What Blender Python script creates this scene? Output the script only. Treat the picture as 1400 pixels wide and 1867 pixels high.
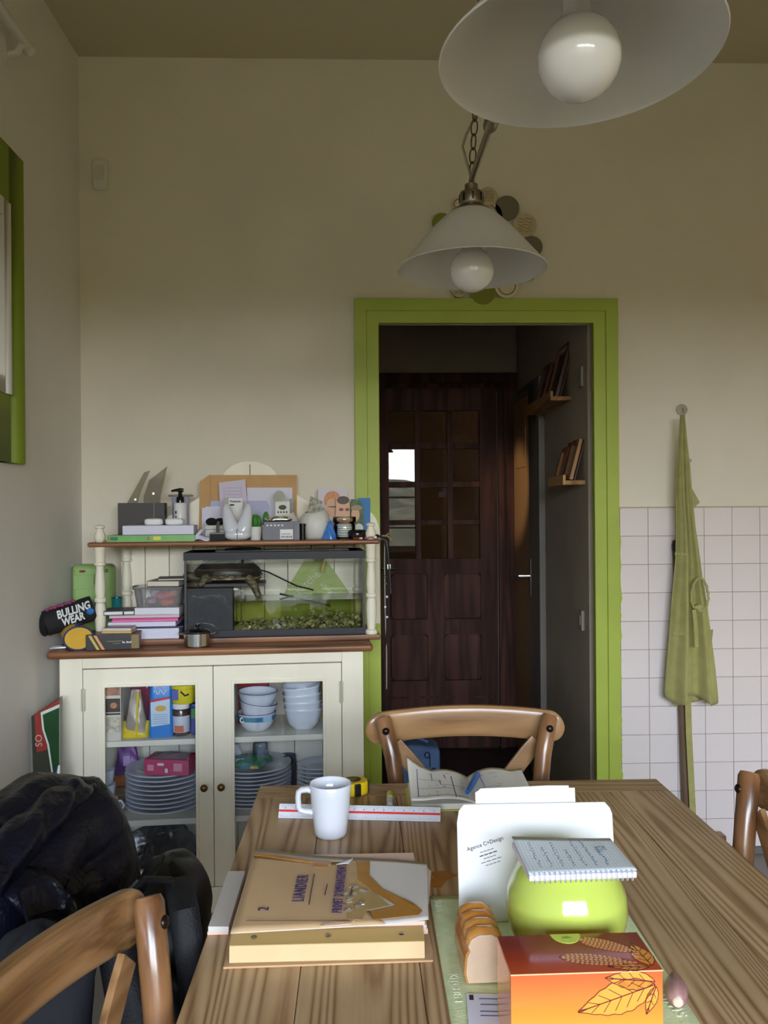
import bpy, bmesh, math, random
from mathutils import Matrix, Vector
random.seed(7)
PI = math.pi
scene = bpy.context.scene
for o in list(bpy.data.objects): bpy.data.objects.remove(o)
COL = scene.collection

# ------------------------------------------------------------------ camera
F, CZ = 1530.0, 1.32                      # focal length in pixels of the 1400x1867 frame, eye height
cam_d = bpy.data.cameras.new('camera'); cam = bpy.data.objects.new('camera', cam_d); COL.objects.link(cam)
cam_d.sensor_fit = 'VERTICAL'; cam_d.sensor_height = 24.0; cam_d.lens = 24.0*F/1867.0
cam_d.clip_start = .02; cam_d.clip_end = 300
RC = Matrix.Rotation(math.radians(-1.87), 3, 'Z') @ Matrix.Rotation(math.radians(90), 3, 'X') @ Matrix.Rotation(math.radians(-.43), 3, 'Z')
CP = Vector((0, 0, CZ))
cam.matrix_world = Matrix.Translation(CP) @ RC.to_4x4()
scene.camera = cam

# ------------------------------------------------------------------ view, sky, sun, window portal
scene.view_settings.view_transform = 'Standard'
scene.view_settings.look = 'None'
scene.view_settings.gamma = 1.0
scene.view_settings.use_curve_mapping = False
scene.view_settings.exposure = 0.0
try:
    scene.cycles.use_denoising = True
    scene.cycles.max_bounces = 10; scene.cycles.diffuse_bounces = 5; scene.cycles.transparent_max_bounces = 16
    scene.cycles.caustics_reflective = False; scene.cycles.caustics_refractive = False
    scene.cycles.sample_clamp_indirect = 6.0
except Exception: pass
SKY_STRENGTH = 32.0
SUN_STRENGTH = 2.5
world = bpy.data.worlds.new('sky'); scene.world = world; world.use_nodes = True
bg = world.node_tree.nodes['Background']
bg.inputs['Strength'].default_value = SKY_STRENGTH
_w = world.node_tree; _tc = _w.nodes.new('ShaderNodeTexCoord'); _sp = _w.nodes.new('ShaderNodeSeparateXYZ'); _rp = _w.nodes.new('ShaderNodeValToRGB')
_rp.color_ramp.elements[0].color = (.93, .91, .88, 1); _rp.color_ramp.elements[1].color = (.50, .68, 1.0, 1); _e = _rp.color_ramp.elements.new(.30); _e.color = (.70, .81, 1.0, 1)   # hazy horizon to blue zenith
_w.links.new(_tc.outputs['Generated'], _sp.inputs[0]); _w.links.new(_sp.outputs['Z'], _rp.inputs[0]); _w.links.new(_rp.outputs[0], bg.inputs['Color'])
sun_d = bpy.data.lights.new('sun', 'SUN'); sun = bpy.data.objects.new('sun', sun_d); COL.objects.link(sun)
sun_d.energy = SUN_STRENGTH; sun_d.angle = math.radians(.6); sun_d.color = (1.0, .86, .66)
sun.rotation_euler = Vector((-.35, -.75, -.62)).to_track_quat('-Z', 'Y').to_euler()   # shines over the house onto the garden slope
WX0, WX1, WZ0, WZ1, WY = -.98, 1.90, .80, 2.25, -2.20        # window behind the camera
por_d = bpy.data.lights.new('window_portal', 'AREA'); por = bpy.data.objects.new('window_portal', por_d); COL.objects.link(por)
por_d.shape = 'RECTANGLE'; por_d.size = WX1-WX0; por_d.size_y = WZ1-WZ0
por.location = ((WX0+WX1)/2, WY-.10, (WZ0+WZ1)/2); por.rotation_euler = (math.radians(90), 0, PI)
por.rotation_euler = Vector((0, 1, 0)).to_track_quat('-Z', 'Z').to_euler()
try: por_d.cycles.is_portal = True
except Exception: pass
# added unseen spot, throws a warm patch on the hall's side door
hl_d = bpy.data.lights.new('hall_fill_spot', 'SPOT'); hl = bpy.data.objects.new('hall_fill_spot', hl_d); COL.objects.link(hl)
hl_d.energy = 26; hl_d.color = (1, .72, .42); hl_d.spot_size = math.radians(24); hl_d.spot_blend = .5; hl_d.shadow_soft_size = .06
hl.location = (-.1, 3.75, 1.75); hl.rotation_euler = (Vector((.905, 4.55, 1.42))-hl.location).to_track_quat('-Z', 'Y').to_euler()

# ------------------------------------------------------------------ measuring helpers (a pixel and a known plane give a point of the room)
def ray(px, py): return RC @ Vector(((px-700)/F, (933.5-py)/F, -1))
def at_y(px, py, Y): d = ray(px, py); return CP + d*(Y/d.y)
def at_z(px, py, Z): d = ray(px, py); return CP + d*((Z-CZ)/d.z)
def at_x(px, py, X): d = ray(px, py); return CP + d*(X/d.x)
TH = .080; SO = Vector((-.996, 2.717, 0))                 # frame of the sideboard: front left corner, turned by TH
SX = Vector((math.cos(TH), math.sin(TH), 0)); SY = Vector((-math.sin(TH), math.cos(TH), 0))
def sb(lx, ly, z): return SO + SX*lx + SY*ly + Vector((0, 0, z))
def at_s(px, py, ly):
    d = ray(px, py); p = CP-SO; t = (ly-p.dot(SY))/d.dot(SY); q = p+d*t; return q.dot(SX), q.z
TZ = .76

# ------------------------------------------------------------------ mesh builder
class MB:
    def __init__(s): s.v = []; s.f = []
    def add(s, v, f):
        n = len(s.v); s.v += [tuple(p) for p in v]; s.f += [tuple(i+n for i in q) for q in f]; return s
    def box(s, x0, x1, y0, y1, z0, z1):
        return s.add([(x0,y0,z0),(x1,y0,z0),(x1,y1,z0),(x0,y1,z0),(x0,y0,z1),(x1,y0,z1),(x1,y1,z1),(x0,y1,z1)],
                     [(0,3,2,1),(4,5,6,7),(0,1,5,4),(1,2,6,5),(2,3,7,6),(3,0,4,7)])
    def obox(s, c, size, rot=None):
        m = MB().box(-size[0]/2, size[0]/2, -size[1]/2, size[1]/2, -size[2]/2, size[2]/2)
        R = rot if rot is not None else Matrix.Identity(3)
        return s.add([Vector(c)+R @ Vector(p) for p in m.v], m.f)
    def bar(s, p0, p1, w, t, up=(0, 0, 1)):
        p0, p1 = Vector(p0), Vector(p1); z = (p1-p0); L = z.length; z.normalize()
        x = Vector(up).cross(z)
        if x.length < 1e-5: x = Vector((1, 0, 0))
        x.normalize(); y = z.cross(x)
        R = Matrix((x, y, z)).transposed()
        return s.obox((p0+p1)/2, (w, t, L), R)
    def tube(s, pts, r, n=8, cap=True, flat=1.0, closed=False):
        pts = [Vector(p) for p in pts]; k = len(pts)
        rs = r if isinstance(r, (list, tuple)) else [r]*k
        V = []; Fc = []; prev = None
        for i, p in enumerate(pts):
            if closed: t = pts[(i+1) % k]-pts[i-1]
            else: t = (pts[min(i+1, k-1)]-pts[max(i-1, 0)])
            t.normalize()
            if prev is None:
                a = Vector((0, 0, 1)) if abs(t.z) < .9 else Vector((1, 0, 0)); x = a.cross(t).normalized()
            else:
                x = prev-t*prev.dot(t)
                x = x.normalized() if x.length > 1e-6 else Vector((1, 0, 0))
            prev = x; y = t.cross(x)
            for j in range(n):
                a = 2*PI*j/n; V.append(p+(x*math.cos(a)+y*math.sin(a)*flat)*rs[i])
        m = k if closed else k-1
        for i in range(m):
            for j in range(n):
                a = i*n+j; b = i*n+(j+1) % n; i2 = ((i+1) % k)*n
                Fc.append((a, b, i2+(j+1) % n, i2+j))
        if cap and not closed: Fc += [tuple(reversed(range(n))), tuple(range((k-1)*n, k*n))]
        return s.add(V, Fc)
    def cyl(s, p0, p1, r0, r1=None, n=16): return s.tube([p0, p1], [r0, r0 if r1 is None else r1], n)
    def lathe(s, prof, n=32, c=(0, 0, 0), sx=1., sy=1.):
        V = []; Fc = []
        for (r, z) in prof:
            for j in range(n):
                a = 2*PI*j/n; V.append((c[0]+r*math.cos(a)*sx, c[1]+r*math.sin(a)*sy, c[2]+z))
        for i in range(len(prof)-1):
            for j in range(n):
                Fc.append((i*n+j, i*n+(j+1) % n, (i+1)*n+(j+1) % n, (i+1)*n+j))
        return s.add(V, Fc)
    def prism(s, poly, d0, d1, ax='z'):
        n = len(poly)
        def P(a, b, d): return (a, b, d) if ax == 'z' else ((a, d, b) if ax == 'y' else (d, a, b))
        return s.add([P(a, b, d0) for a, b in poly]+[P(a, b, d1) for a, b in poly],
                     [tuple(reversed(range(n))), tuple(range(n, 2*n))]+[(i, (i+1) % n, n+(i+1) % n, n+i) for i in range(n)])
    def grid(s, fn, nu, nv, cu=False, cv=False):
        V = []; Fc = []
        for i in range(nu):
            for j in range(nv):
                V.append(fn(i/(nu if cu else nu-1), j/(nv if cv else nv-1)))
        for i in range(nu if cu else nu-1):
            for j in range(nv if cv else nv-1):
                a, b = (i+1) % nu, (j+1) % nv
                Fc.append((i*nv+j, a*nv+j, a*nv+b, i*nv+b))
        return s.add(V, Fc)
    def sph(s, c, rx, ry=None, rz=None, nu=16, nv=10, e=1.0):
        ry = rx if ry is None else ry; rz = rx if rz is None else rz
        sg = lambda x: math.copysign(abs(x)**e, x)
        def fn(u, v):
            a = 2*PI*u; b = PI*(v-.5)
            return (c[0]+rx*sg(math.cos(a))*sg(math.cos(b)), c[1]+ry*sg(math.sin(a))*sg(math.cos(b)), c[2]+rz*sg(math.sin(b)))
        return s.grid(fn, nu, nv, cu=True)
    def ring(s, x0, x1, z0, z1, a0, a1, b0, b1, y0, y1):
        V = []
        for y in (y0, y1): V += [(x0, y, z0), (x1, y, z0), (x1, y, z1), (x0, y, z1), (a0, y, b0), (a1, y, b0), (a1, y, b1), (a0, y, b1)]
        Fc = []
        for i in range(4):
            j = (i+1) % 4; Fc += [(i, j, 4+j, 4+i), (8+j, 8+i, 12+i, 12+j), (j, i, 8+i, 8+j), (4+i, 4+j, 12+j, 12+i)]
        return s.add(V, Fc)
    def xf(s, M): s.v = [tuple(M @ Vector(p)) for p in s.v]; return s
    def jit(s, a, seed=1):
        r = random.Random(seed); s.v = [tuple(c+r.uniform(-a, a) for c in p) for p in s.v]; return s
    def build(s, name, mat, parent=None, loc=None, rot=None, smooth=False, bevel=0., seg=2, solid=0., sub=0, ang=40):
        me = bpy.data.meshes.new(name); me.from_pydata(s.v, [], s.f)
        bm = bmesh.new(); bm.from_mesh(me)
        bmesh.ops.remove_doubles(bm, verts=bm.verts, dist=1e-6)
        bmesh.ops.recalc_face_normals(bm, faces=bm.faces)
        if bevel > 0:
            ed = [e for e in bm.edges if len(e.link_faces) == 2 and e.calc_face_angle(0) > .5]
            bmesh.ops.bevel(bm, geom=ed, offset=bevel, segments=seg, profile=.5, affect='EDGES', clamp_overlap=True)
        bm.to_mesh(me); bm.free()
        if smooth or bevel > 0:
            for p in me.polygons: p.use_smooth = True
            try: me.set_sharp_from_angle(angle=math.radians(ang))
            except Exception: pass
        me.materials.append(mat)
        o = bpy.data.objects.new(name, me); COL.objects.link(o)
        if parent is not None: o.parent = parent
        if loc is not None: o.location = loc
        if rot is not None: o.rotation_euler = rot if not isinstance(rot, (int, float)) else (0, 0, rot)
        if bevel > 0:
            md = o.modifiers.new('even_shading', 'WEIGHTED_NORMAL'); md.keep_sharp = True
        if solid:
            md = o.modifiers.new('thickness', 'SOLIDIFY'); md.thickness = solid; md.offset = 0
        if sub:
            md = o.modifiers.new('smooth', 'SUBSURF'); md.levels = sub; md.render_levels = sub
        return o
def tag(o, label, cat, group=None):
    o['label'] = label; o['category'] = cat
    if group: o['group'] = group
    return o
def thing(name, label, cat, loc=(0, 0, 0), rot=None, group=None):
    o = bpy.data.objects.new(name, None); COL.objects.link(o); o.location = loc
    o.empty_display_size = .05
    if rot is not None: o.rotation_euler = rot if not isinstance(rot, (int, float)) else (0, 0, rot)
    return tag(o, label, cat, group)
def structure(o, label=None):
    o['kind'] = 'structure'
    if label: o['label'] = label
    return o
def copy_tree(o, parent=None):
    c = o.copy(); COL.objects.link(c); c.parent = parent
    for ch in list(o.children): copy_tree(ch, c)
    return c
def text(s, size, mat, parent, loc, rot=(0, 0, 0), name='lettering', shear=0., squeeze=1.0, bold=0., align='CENTER', thick=.0003, space=1.0):
    cu = bpy.data.curves.new('lettering', 'FONT'); cu.body = s; cu.size = size; cu.align_x = align; cu.align_y = 'CENTER'
    cu.extrude = thick; cu.space_character = space; cu.shear = shear; cu.offset = bold; cu.resolution_u = 3
    t = bpy.data.objects.new('tmp', cu); COL.objects.link(t)
    me = bpy.data.meshes.new_from_object(t); bpy.data.objects.remove(t); bpy.data.curves.remove(cu)
    me.materials.clear(); me.materials.append(mat)
    o = bpy.data.objects.new(name, me); COL.objects.link(o); o.parent = parent
    o.location = loc; o.rotation_euler = rot; o.scale = (squeeze, 1, 1); return o
def rrect(x0, x1, y0, y1, r, n=4):
    P = []
    for cx, cy, a0 in ((x1-r, y0+r, -PI/2), (x1-r, y1-r, 0), (x0+r, y1-r, PI/2), (x0+r, y0+r, PI)):
        for i in range(n+1):
            a = a0+PI/2*i/n; P.append((cx+r*math.cos(a), cy+r*math.sin(a)))
    return P
def ellipse(cx, cy, rx, ry, n=24, a0=0, a1=2*PI):
    return [(cx+rx*math.cos(a0+(a1-a0)*i/n), cy+ry*math.sin(a0+(a1-a0)*i/n)) for i in range(n if abs(a1-a0-2*PI) < 1e-6 else n+1)]

# ------------------------------------------------------------------ materials (all procedural)
def lin(c):
    return tuple((x/255/12.92 if x/255 <= .04045 else ((x/255+.055)/1.055)**2.4) for x in c)+(1.,)
MATS = {}
def nd(nt, t, **k):
    n = nt.nodes.new(t)
    for a, b in k.items(): setattr(n, a, b)
    return n
def pm(name, col, rough=.5, metal=0., spec=.5, var=0., vs=6., bump=0., bs=80., coat=0., stretch=(1, 1, 1), bd=.002, sss=0., sheen=0., col2=None):
    if name in MATS: return MATS[name]
    m = bpy.data.materials.new(name); m.use_nodes = True; nt = m.node_tree; b = nt.nodes['Principled BSDF']; L = nt.links
    b.inputs['Roughness'].default_value = rough; b.inputs['Metallic'].default_value = metal
    b.inputs['Specular IOR Level'].default_value = spec; b.inputs['Coat Weight'].default_value = coat; b.inputs['Coat Roughness'].default_value = .08
    if sheen: b.inputs['Sheen Weight'].default_value = sheen
    c = lin(col); b.inputs['Base Color'].default_value = c
    if sss: b.inputs['Subsurface Weight'].default_value = sss; b.inputs['Subsurface Radius'].default_value = (.01, .008, .005)
    if var or bump or col2:
        tc = nd(nt, 'ShaderNodeTexCoord'); mp = nd(nt, 'ShaderNodeMapping'); mp.inputs['Scale'].default_value = stretch
        L.new(tc.outputs['Object'], mp.inputs['Vector'])
        if var or col2:
            n = nd(nt, 'ShaderNodeTexNoise'); n.inputs['Scale'].default_value = vs; n.inputs['Detail'].default_value = 5
            r = nd(nt, 'ShaderNodeValToRGB'); L.new(mp.outputs[0], n.inputs['Vector']); L.new(n.outputs[0], r.inputs[0])
            lo = lin(col2) if col2 else tuple(x*(1-var) for x in c[:3])+(1,); hi = c if col2 else tuple(min(1, x*(1+var)) for x in c[:3])+(1,)
            r.color_ramp.elements[0].position = .35; r.color_ramp.elements[1].position = .65
            r.color_ramp.elements[0].color = lo; r.color_ramp.elements[1].color = hi
            L.new(r.outputs[0], b.inputs['Base Color'])
        if bump:
            n2 = nd(nt, 'ShaderNodeTexNoise'); n2.inputs['Scale'].default_value = bs; n2.inputs['Detail'].default_value = 3
            L.new(mp.outputs[0], n2.inputs['Vector'])
            bp = nd(nt, 'ShaderNodeBump'); bp.inputs['Strength'].default_value = bump; bp.inputs['Distance'].default_value = bd
            L.new(n2.outputs[0], bp.inputs['Height']); L.new(bp.outputs[0], b.inputs['Normal'])
    MATS[name] = m; return m
def wood(name, dark, mid, light, axis='y', across=9., along=.9, rings=26., rough=.45, spec=.4, fibre=.35, coat=0., knots=True):
    if name in MATS: return MATS[name]
    m = bpy.data.materials.new(name); m.use_nodes = True; nt = m.node_tree; b = nt.nodes['Principled BSDF']; L = nt.links
    b.inputs['Roughness'].default_value = rough; b.inputs['Specular IOR Level'].default_value = spec
    b.inputs['Coat Weight'].default_value = coat; b.inputs['Coat Roughness'].default_value = .15
    tc = nd(nt, 'ShaderNodeTexCoord'); oi = nd(nt, 'ShaderNodeObjectInfo')
    ad = nd(nt, 'ShaderNodeVectorMath', operation='ADD'); ml = nd(nt, 'ShaderNodeMath', operation='MULTIPLY'); ml.inputs[1].default_value = 37.
    L.new(oi.outputs['Random'], ml.inputs[0]); L.new(tc.outputs['Object'], ad.inputs[0]); L.new(ml.outputs[0], ad.inputs[1])
    def mapped(a, c):
        mp = nd(nt, 'ShaderNodeMapping'); s = [c, c, c]; s['xyz'.index(axis)] = a; mp.inputs['Scale'].default_value = s
        L.new(ad.outputs[0], mp.inputs['Vector']); return mp
    n1 = nd(nt, 'ShaderNodeTexNoise'); n1.inputs['Scale'].default_value = 1.; n1.inputs['Detail'].default_value = 1.5; n1.inputs['Distortion'].default_value = .25
    L.new(mapped(along, across).outputs[0], n1.inputs['Vector'])
    mu = nd(nt, 'ShaderNodeMath', operation='MULTIPLY'); mu.inputs[1].default_value = rings; L.new(n1.outputs[0], mu.inputs[0])
    si = nd(nt, 'ShaderNodeMath', operation='SINE'); L.new(mu.outputs[0], si.inputs[0])
    n2 = nd(nt, 'ShaderNodeTexNoise'); n2.inputs['Scale'].default_value = 1.; n2.inputs['Detail'].default_value = 4
    L.new(mapped(7., 210.).outputs[0], n2.inputs['Vector'])
    ma = nd(nt, 'ShaderNodeMath', operation='MULTIPLY_ADD'); ma.inputs[1].default_value = .30; ma.inputs[2].default_value = .35; L.new(si.outputs[0], ma.inputs[0])
    mb = nd(nt, 'ShaderNodeMath', operation='MULTIPLY_ADD'); mb.inputs[1].default_value = fibre; L.new(n2.outputs[0], mb.inputs[0]); L.new(ma.outputs[0], mb.inputs[2])
    r = nd(nt, 'ShaderNodeValToRGB'); L.new(mb.outputs[0], r.inputs[0])
    e = r.color_ramp.elements; e[0].position = .22; e[0].color = lin(light); e[1].position = .93; e[1].color = lin(dark)
    x = e.new(.68); x.color = lin(mid)
    n3 = nd(nt, 'ShaderNodeTexNoise'); n3.inputs['Scale'].default_value = 3.5; n3.inputs['Detail'].default_value = 3; L.new(ad.outputs[0], n3.inputs['Vector'])
    r3 = nd(nt, 'ShaderNodeValToRGB'); L.new(n3.outputs[0], r3.inputs[0]); r3.color_ramp.elements[0].position = .3; r3.color_ramp.elements[1].position = .7
    r3.color_ramp.elements[0].color = (.72, .70, .68, 1); r3.color_ramp.elements[1].color = (1.05, 1.05, 1.05, 1)
    mx = nd(nt, 'ShaderNodeMix', data_type='RGBA', blend_type='MULTIPLY'); mx.inputs[0].default_value = 1
    L.new(r.outputs[0], mx.inputs[6]); L.new(r3.outputs[0], mx.inputs[7])
    out = mx.outputs[2]
    if knots:
        vo = nd(nt, 'ShaderNodeTexVoronoi'); vo.inputs['Scale'].default_value = 1.; L.new(mapped(2.2, 4.2).outputs[0], vo.inputs['Vector'])
        rk = nd(nt, 'ShaderNodeValToRGB'); L.new(vo.outputs['Distance'], rk.inputs[0])
        rk.color_ramp.elements[0].position = .03; rk.color_ramp.elements[0].color = (.22, .14, .09, 1); rk.color_ramp.elements[1].position = .085; rk.color_ramp.elements[1].color = (1, 1, 1, 1)
        m2 = nd(nt, 'ShaderNodeMix', data_type='RGBA', blend_type='MULTIPLY'); m2.inputs[0].default_value = .7
        L.new(out, m2.inputs[6]); L.new(rk.outputs[0], m2.inputs[7]); out = m2.outputs[2]
    L.new(out, b.inputs['Base Color'])
    bp = nd(nt, 'ShaderNodeBump'); bp.inputs['Strength'].default_value = .12; bp.inputs['Distance'].default_value = .001
    L.new(mb.outputs[0], bp.inputs['Height']); L.new(bp.outputs[0], b.inputs['Normal'])
    MATS[name] = m; return m
def glass(name, tint=(1, 1, 1), ior=1.45, rough=.0, milk=0., milkcol=(1, 1, 1)):
    if name in MATS: return MATS[name]
    m = bpy.data.materials.new(name); m.use_nodes = True; nt = m.node_tree; L = nt.links
    nt.nodes.remove(nt.nodes['Principled BSDF']); out = nt.nodes['Material Output']
    tr = nd(nt, 'ShaderNodeBsdfTransparent'); tr.inputs[0].default_value = tint+(1,)
    gl = nd(nt, 'ShaderNodeBsdfGlossy'); gl.inputs['Roughness'].default_value = rough
    fr = nd(nt, 'ShaderNodeFresnel'); fr.inputs['IOR'].default_value = ior
    mx = nd(nt, 'ShaderNodeMixShader'); L.new(fr.outputs[0], mx.inputs[0])
    src = tr
    if milk:
        df = nd(nt, 'ShaderNodeBsdfDiffuse'); df.inputs[0].default_value = milkcol+(1,); m1 = nd(nt, 'ShaderNodeMixShader'); m1.inputs[0].default_value = milk
        L.new(tr.outputs[0], m1.inputs[1]); L.new(df.outputs[0], m1.inputs[2]); src = m1
    L.new(src.outputs[0], mx.inputs[1]); L.new(gl.outputs[0], mx.inputs[2]); L.new(mx.outputs[0], out.inputs['Surface'])
    MATS[name] = m; return m

WALL = pm('painted_plaster', (234, 227, 212), .9, spec=.15, var=.03, vs=3, bump=.25, bs=160)
WALLL = pm('textured_wallpaper', (232, 230, 226), .9, spec=.15, var=.02, vs=3, bump=.5, bs=220)
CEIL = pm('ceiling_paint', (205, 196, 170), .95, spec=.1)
GREEN = pm('lime_green_paint', (172, 190, 76), .45, spec=.4, var=.05, vs=5)
TILE = pm('white_glazed_tile', (236, 226, 226), .18, spec=.5, var=.02, vs=4)
GROUT = pm('grey_grout', (178, 168, 160), .9)
HALLW = pm('dark_grey_paint', (176, 166, 152), .8, spec=.2, var=.06, vs=5)
DARKW = wood('dark_stained_wood', (38, 24, 20), (74, 48, 42), (92, 60, 52), 'z', 14, 1.2, 16, .6, .15, .25, knots=False)
CREAM = pm('cream_painted_wood', (246, 240, 220), .45, spec=.4, var=.04, vs=9, bump=.08, bs=60, stretch=(1, 1, .1))
BROWN = wood('brown_varnished_wood', (84, 50, 28), (142, 94, 58), (166, 114, 74), 'x', 12, 1., 20, .4, .4, .3, coat=.1, knots=False)
PINE = wood('old_pine', (142, 106, 72), (190, 154, 114), (208, 178, 138), 'y', 8, .30, 210, .42, .4, .42, coat=.08)
PINEX = wood('old_pine_end_board', (132, 100, 70), (176, 144, 106), (194, 164, 126), 'x', 9, .4, 160, .45, .4, .3)
ELM = wood('honey_varnished_wood', (92, 64, 38), (150, 110, 70), (174, 134, 92), 'x', 13, 1.4, 22, .3, .5, .35, coat=.35, knots=False)
ELMZ = wood('chestnut_varnished_wood', (66, 40, 24), (120, 80, 50), (148, 106, 70), 'z', 13, 1.4, 22, .28, .5, .35, coat=.4, knots=False)
BLACK = pm('black_plastic', (18, 18, 20), .4)
BLACKG = pm('glossy_black_plastic', (14, 14, 16), .15)
WHITE = pm('white_paper', (240, 240, 242), .8, spec=.2)
LAV = pm('bluish_white_paper', (226, 226, 244), .8, spec=.2)
WHITEC = pm('white_glazed_ceramic', (216, 219, 228), .12, spec=.6)
WHITEM = pm('matt_white_ceramic', (226, 224, 218), .55)
STEEL = pm('brushed_steel', (200, 200, 200), .22, metal=1.)
NICKEL = pm('aged_nickel', (150, 140, 120), .35, metal=1.)
BRASS = pm('aged_brass', (120, 92, 58), .35, metal=1.)
WALLD = pm('taupe_plaster', (150, 138, 116), .9, spec=.15)
WALLY = pm('warm_cream_plaster', (228, 200, 148), .9, spec=.15)  # unseen right wall, coloured warm for its bounce light
GLASS = glass('clear_glass', (.97, .98, .97))
# ================================================================== STRUCTURE
WB, XL, XR, CEILZ, YF = 3.18, -1.029, 2.3, 3.035, WY
HB, HR, HLX = 4.69, .905, -.45
ox0, ox1, oz = .089, .899, 2.013
FLOOR = pm('grey_floor_tile', (128, 122, 118), .4, var=.08, vs=5)
HFLOOR = pm('dark_hall_floor', (46, 38, 34), .4, var=.15, vs=6, stretch=(6, 1, 1))
structure(MB().box(XL, XR, YF, WB+.04, -.1, 0).build('floor', FLOOR))
structure(MB().box(HLX-.1, HR+.1, WB+.04, HB+1.1, -.1, 0).build('floor', HFLOOR))
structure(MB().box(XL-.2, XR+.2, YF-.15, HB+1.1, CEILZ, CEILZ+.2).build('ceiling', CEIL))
structure(MB().box(XL-.2, XL, YF-.15, WB+.08, -.1, CEILZ).build('wall_left', WALLL))
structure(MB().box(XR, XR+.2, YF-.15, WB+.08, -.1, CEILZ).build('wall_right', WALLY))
wb = structure(MB().box(XL, ox0-.03, WB, WB+.07, -.1, CEILZ).box(ox1+.03, XR, WB, WB+.07, -.1, CEILZ).box(ox0-.03, ox1+.03, WB, WB+.07, oz+.03, CEILZ).build('wall_back', WALL))
structure(MB().box(XL, WX0, YF-.15, YF, -.1, CEILZ).box(WX1, XR, YF-.15, YF, -.1, CEILZ).box(WX0, WX1, YF-.15, YF, -.1, WZ0).box(WX0, WX1, YF-.15, YF, WZ1, CEILZ).build('wall_front', WALLD))
structure(MB().box(HR, HR+.12, WB+.07, HB+.1, -.1, CEILZ).build('wall_hall_right', HALLW))
structure(MB().box(HLX-.12, HLX, WB+.07, HB+.1, -.1, CEILZ).build('wall_hall_left', HALLW))
# white wall tiles, each its own piece, on a grout bed
tp, ts, tx0, tzt = .1085, .1067, 1.004, 1.329
MB().box(tx0-.004, tx0+9*tp, WB-.003, WB, tzt-12*tp-.002, tzt).build('grout_bed', GROUT, wb)
MB().box(tx0-.004, tx0+9*tp, WB-.008, WB, tzt, tzt+.004).build('tile_top_edge', pm('cream_joint', (206, 186, 160), .7), wb)
MB().box(tx0-.004, XR, WB-.012, WB, 0, tzt-12*tp-.002).build('skirting_strip', pm('grey_skirting', (110, 106, 104), .6), wb)
t0 = MB().box(-ts/2, ts/2, -.006, 0, -ts/2, ts/2).build('tile', TILE, wb, bevel=.0015)
first = True
for r in range(12):
    for c in range(9):
        t = t0 if first else t0.copy()
        if not first: COL.objects.link(t)
        first = False
        t.location = (tx0+tp*(c+.5), WB-.002+random.uniform(-.0004, .0004), tzt-tp*(r+.5))
        t.rotation_euler = (random.uniform(-.004, .004), 0, random.uniform(-.004, .004))
# lime green door surround
def frame3(x0, x1, zt, w, y0, y1, name, mat, parent=None, bevel=.003):
    return MB().prism([(x0, 0), (x0+w, 0), (x0+w, zt-w), (x1-w, zt-w), (x1-w, 0), (x1, 0), (x1, zt), (x0, zt)], y0, y1, 'y').build(name, mat, parent, bevel=bevel)
t1 = structure(frame3(-.004, .999, 2.126, .047, WB-.022, WB+.01, 'trim_1', GREEN))
frame3(.0415, .9525, 2.0805, .047+.0205-.0205, WB-.016, WB+.012, 'inner_door_lining', GREEN, t1)
P = [(.99, .05)]; z = .05
while z < 1.33: P.append((1.0+random.uniform(-.001, .011), z)); z += random.uniform(.015, .05)
P.append((.99, 1.33))
MB().prism(P, WB-.0105, WB-.0075, 'y').build('ragged_paint_edge', GREEN, t1)
# hall end wall with the dark glazed door
def hy(px, py): q = at_y(px, py, HB-.05); return q.x, q.z
dl, dr = hy(677, 900)[0], hy(906, 900)[0]; dtop = at_y(800, 708, HB-.05).z
ft = at_y(800, 680, HB-.02).z; fr = at_y(943, 900, HB-.02).x
structure(MB().box(HLX, dl-.01, HB, HB+.1, -.1, CEILZ).box(dr+.01, HR, HB, HB+.1, -.1, CEILZ).box(dl-.01, dr+.01, HB, HB+.1, dtop+.005, CEILZ).build('wall_hall_back', HALLW))
tf = structure(frame3(dl-(fr-dr), fr, ft, (ft-dtop)*.98, HB-.03, HB, 'trim_2', DARKW))
frame3(dl-.02, dr+.045, dtop+.03, .035, HB-.045, HB-.02, 'door_stop', DARKW, tf)
d1 = structure(thing('door_1', 'dark stained hall door with twelve small glass panes', 'door', ((dl+dr)/2, HB-.03, 0)))
del d1['category']
cx = (dl+dr)/2; hw = (dr-dl)/2
cols = [(709, 757), (767.5, 816), (826, 875)]; rows = [(748.5, 808), (818.5, 878), (888.5, 948), (957, 1019)]
X = [tuple(hy(p, 900)[0]-cx for p in c) for c in cols]; Z = [tuple(hy(790, p)[1] for p in r) for r in rows]
m = MB(); Y0, Y1 = -.02, .02
m.box(-hw, X[0][0], Y0, Y1, .01, dtop).box(X[2][1], hw, Y0, Y1, .01, dtop).box(X[0][0], X[2][1], Y0, Y1, Z[0][0], dtop)
pz = [(hy(790, 1046)[1], hy(790, 1129)[1]), (hy(790, 1157)[1], hy(790, 1241)[1])]
px_ = [(hy(711, 900)[0]-cx, hy(778, 900)[0]-cx), (hy(808, 900)[0]-cx, hy(876, 900)[0]-cx)]
m.box(X[0][0], X[2][1], Y0, Y1, pz[0][0], Z[3][1]); m.box(X[0][0], X[2][1], Y0, Y1, pz[1][0], pz[0][1]); m.box(X[0][0], X[2][1], Y0, Y1, .01, pz[1][1])
m.box(px_[0][1], px_[1][0], Y0, Y1, pz[0][1], pz[0][0]).box(px_[0][1], px_[1][0], Y0, Y1, pz[1][1], pz[1][0])
m.build('stiles_and_rails', DARKW, d1)
for i in range(2): MB().box(X[i][1], X[i+1][0], Y0+.004, Y1, Z[3][1], Z[0][0]).build('glazing_bar', DARKW, d1, bevel=.003)
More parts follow.
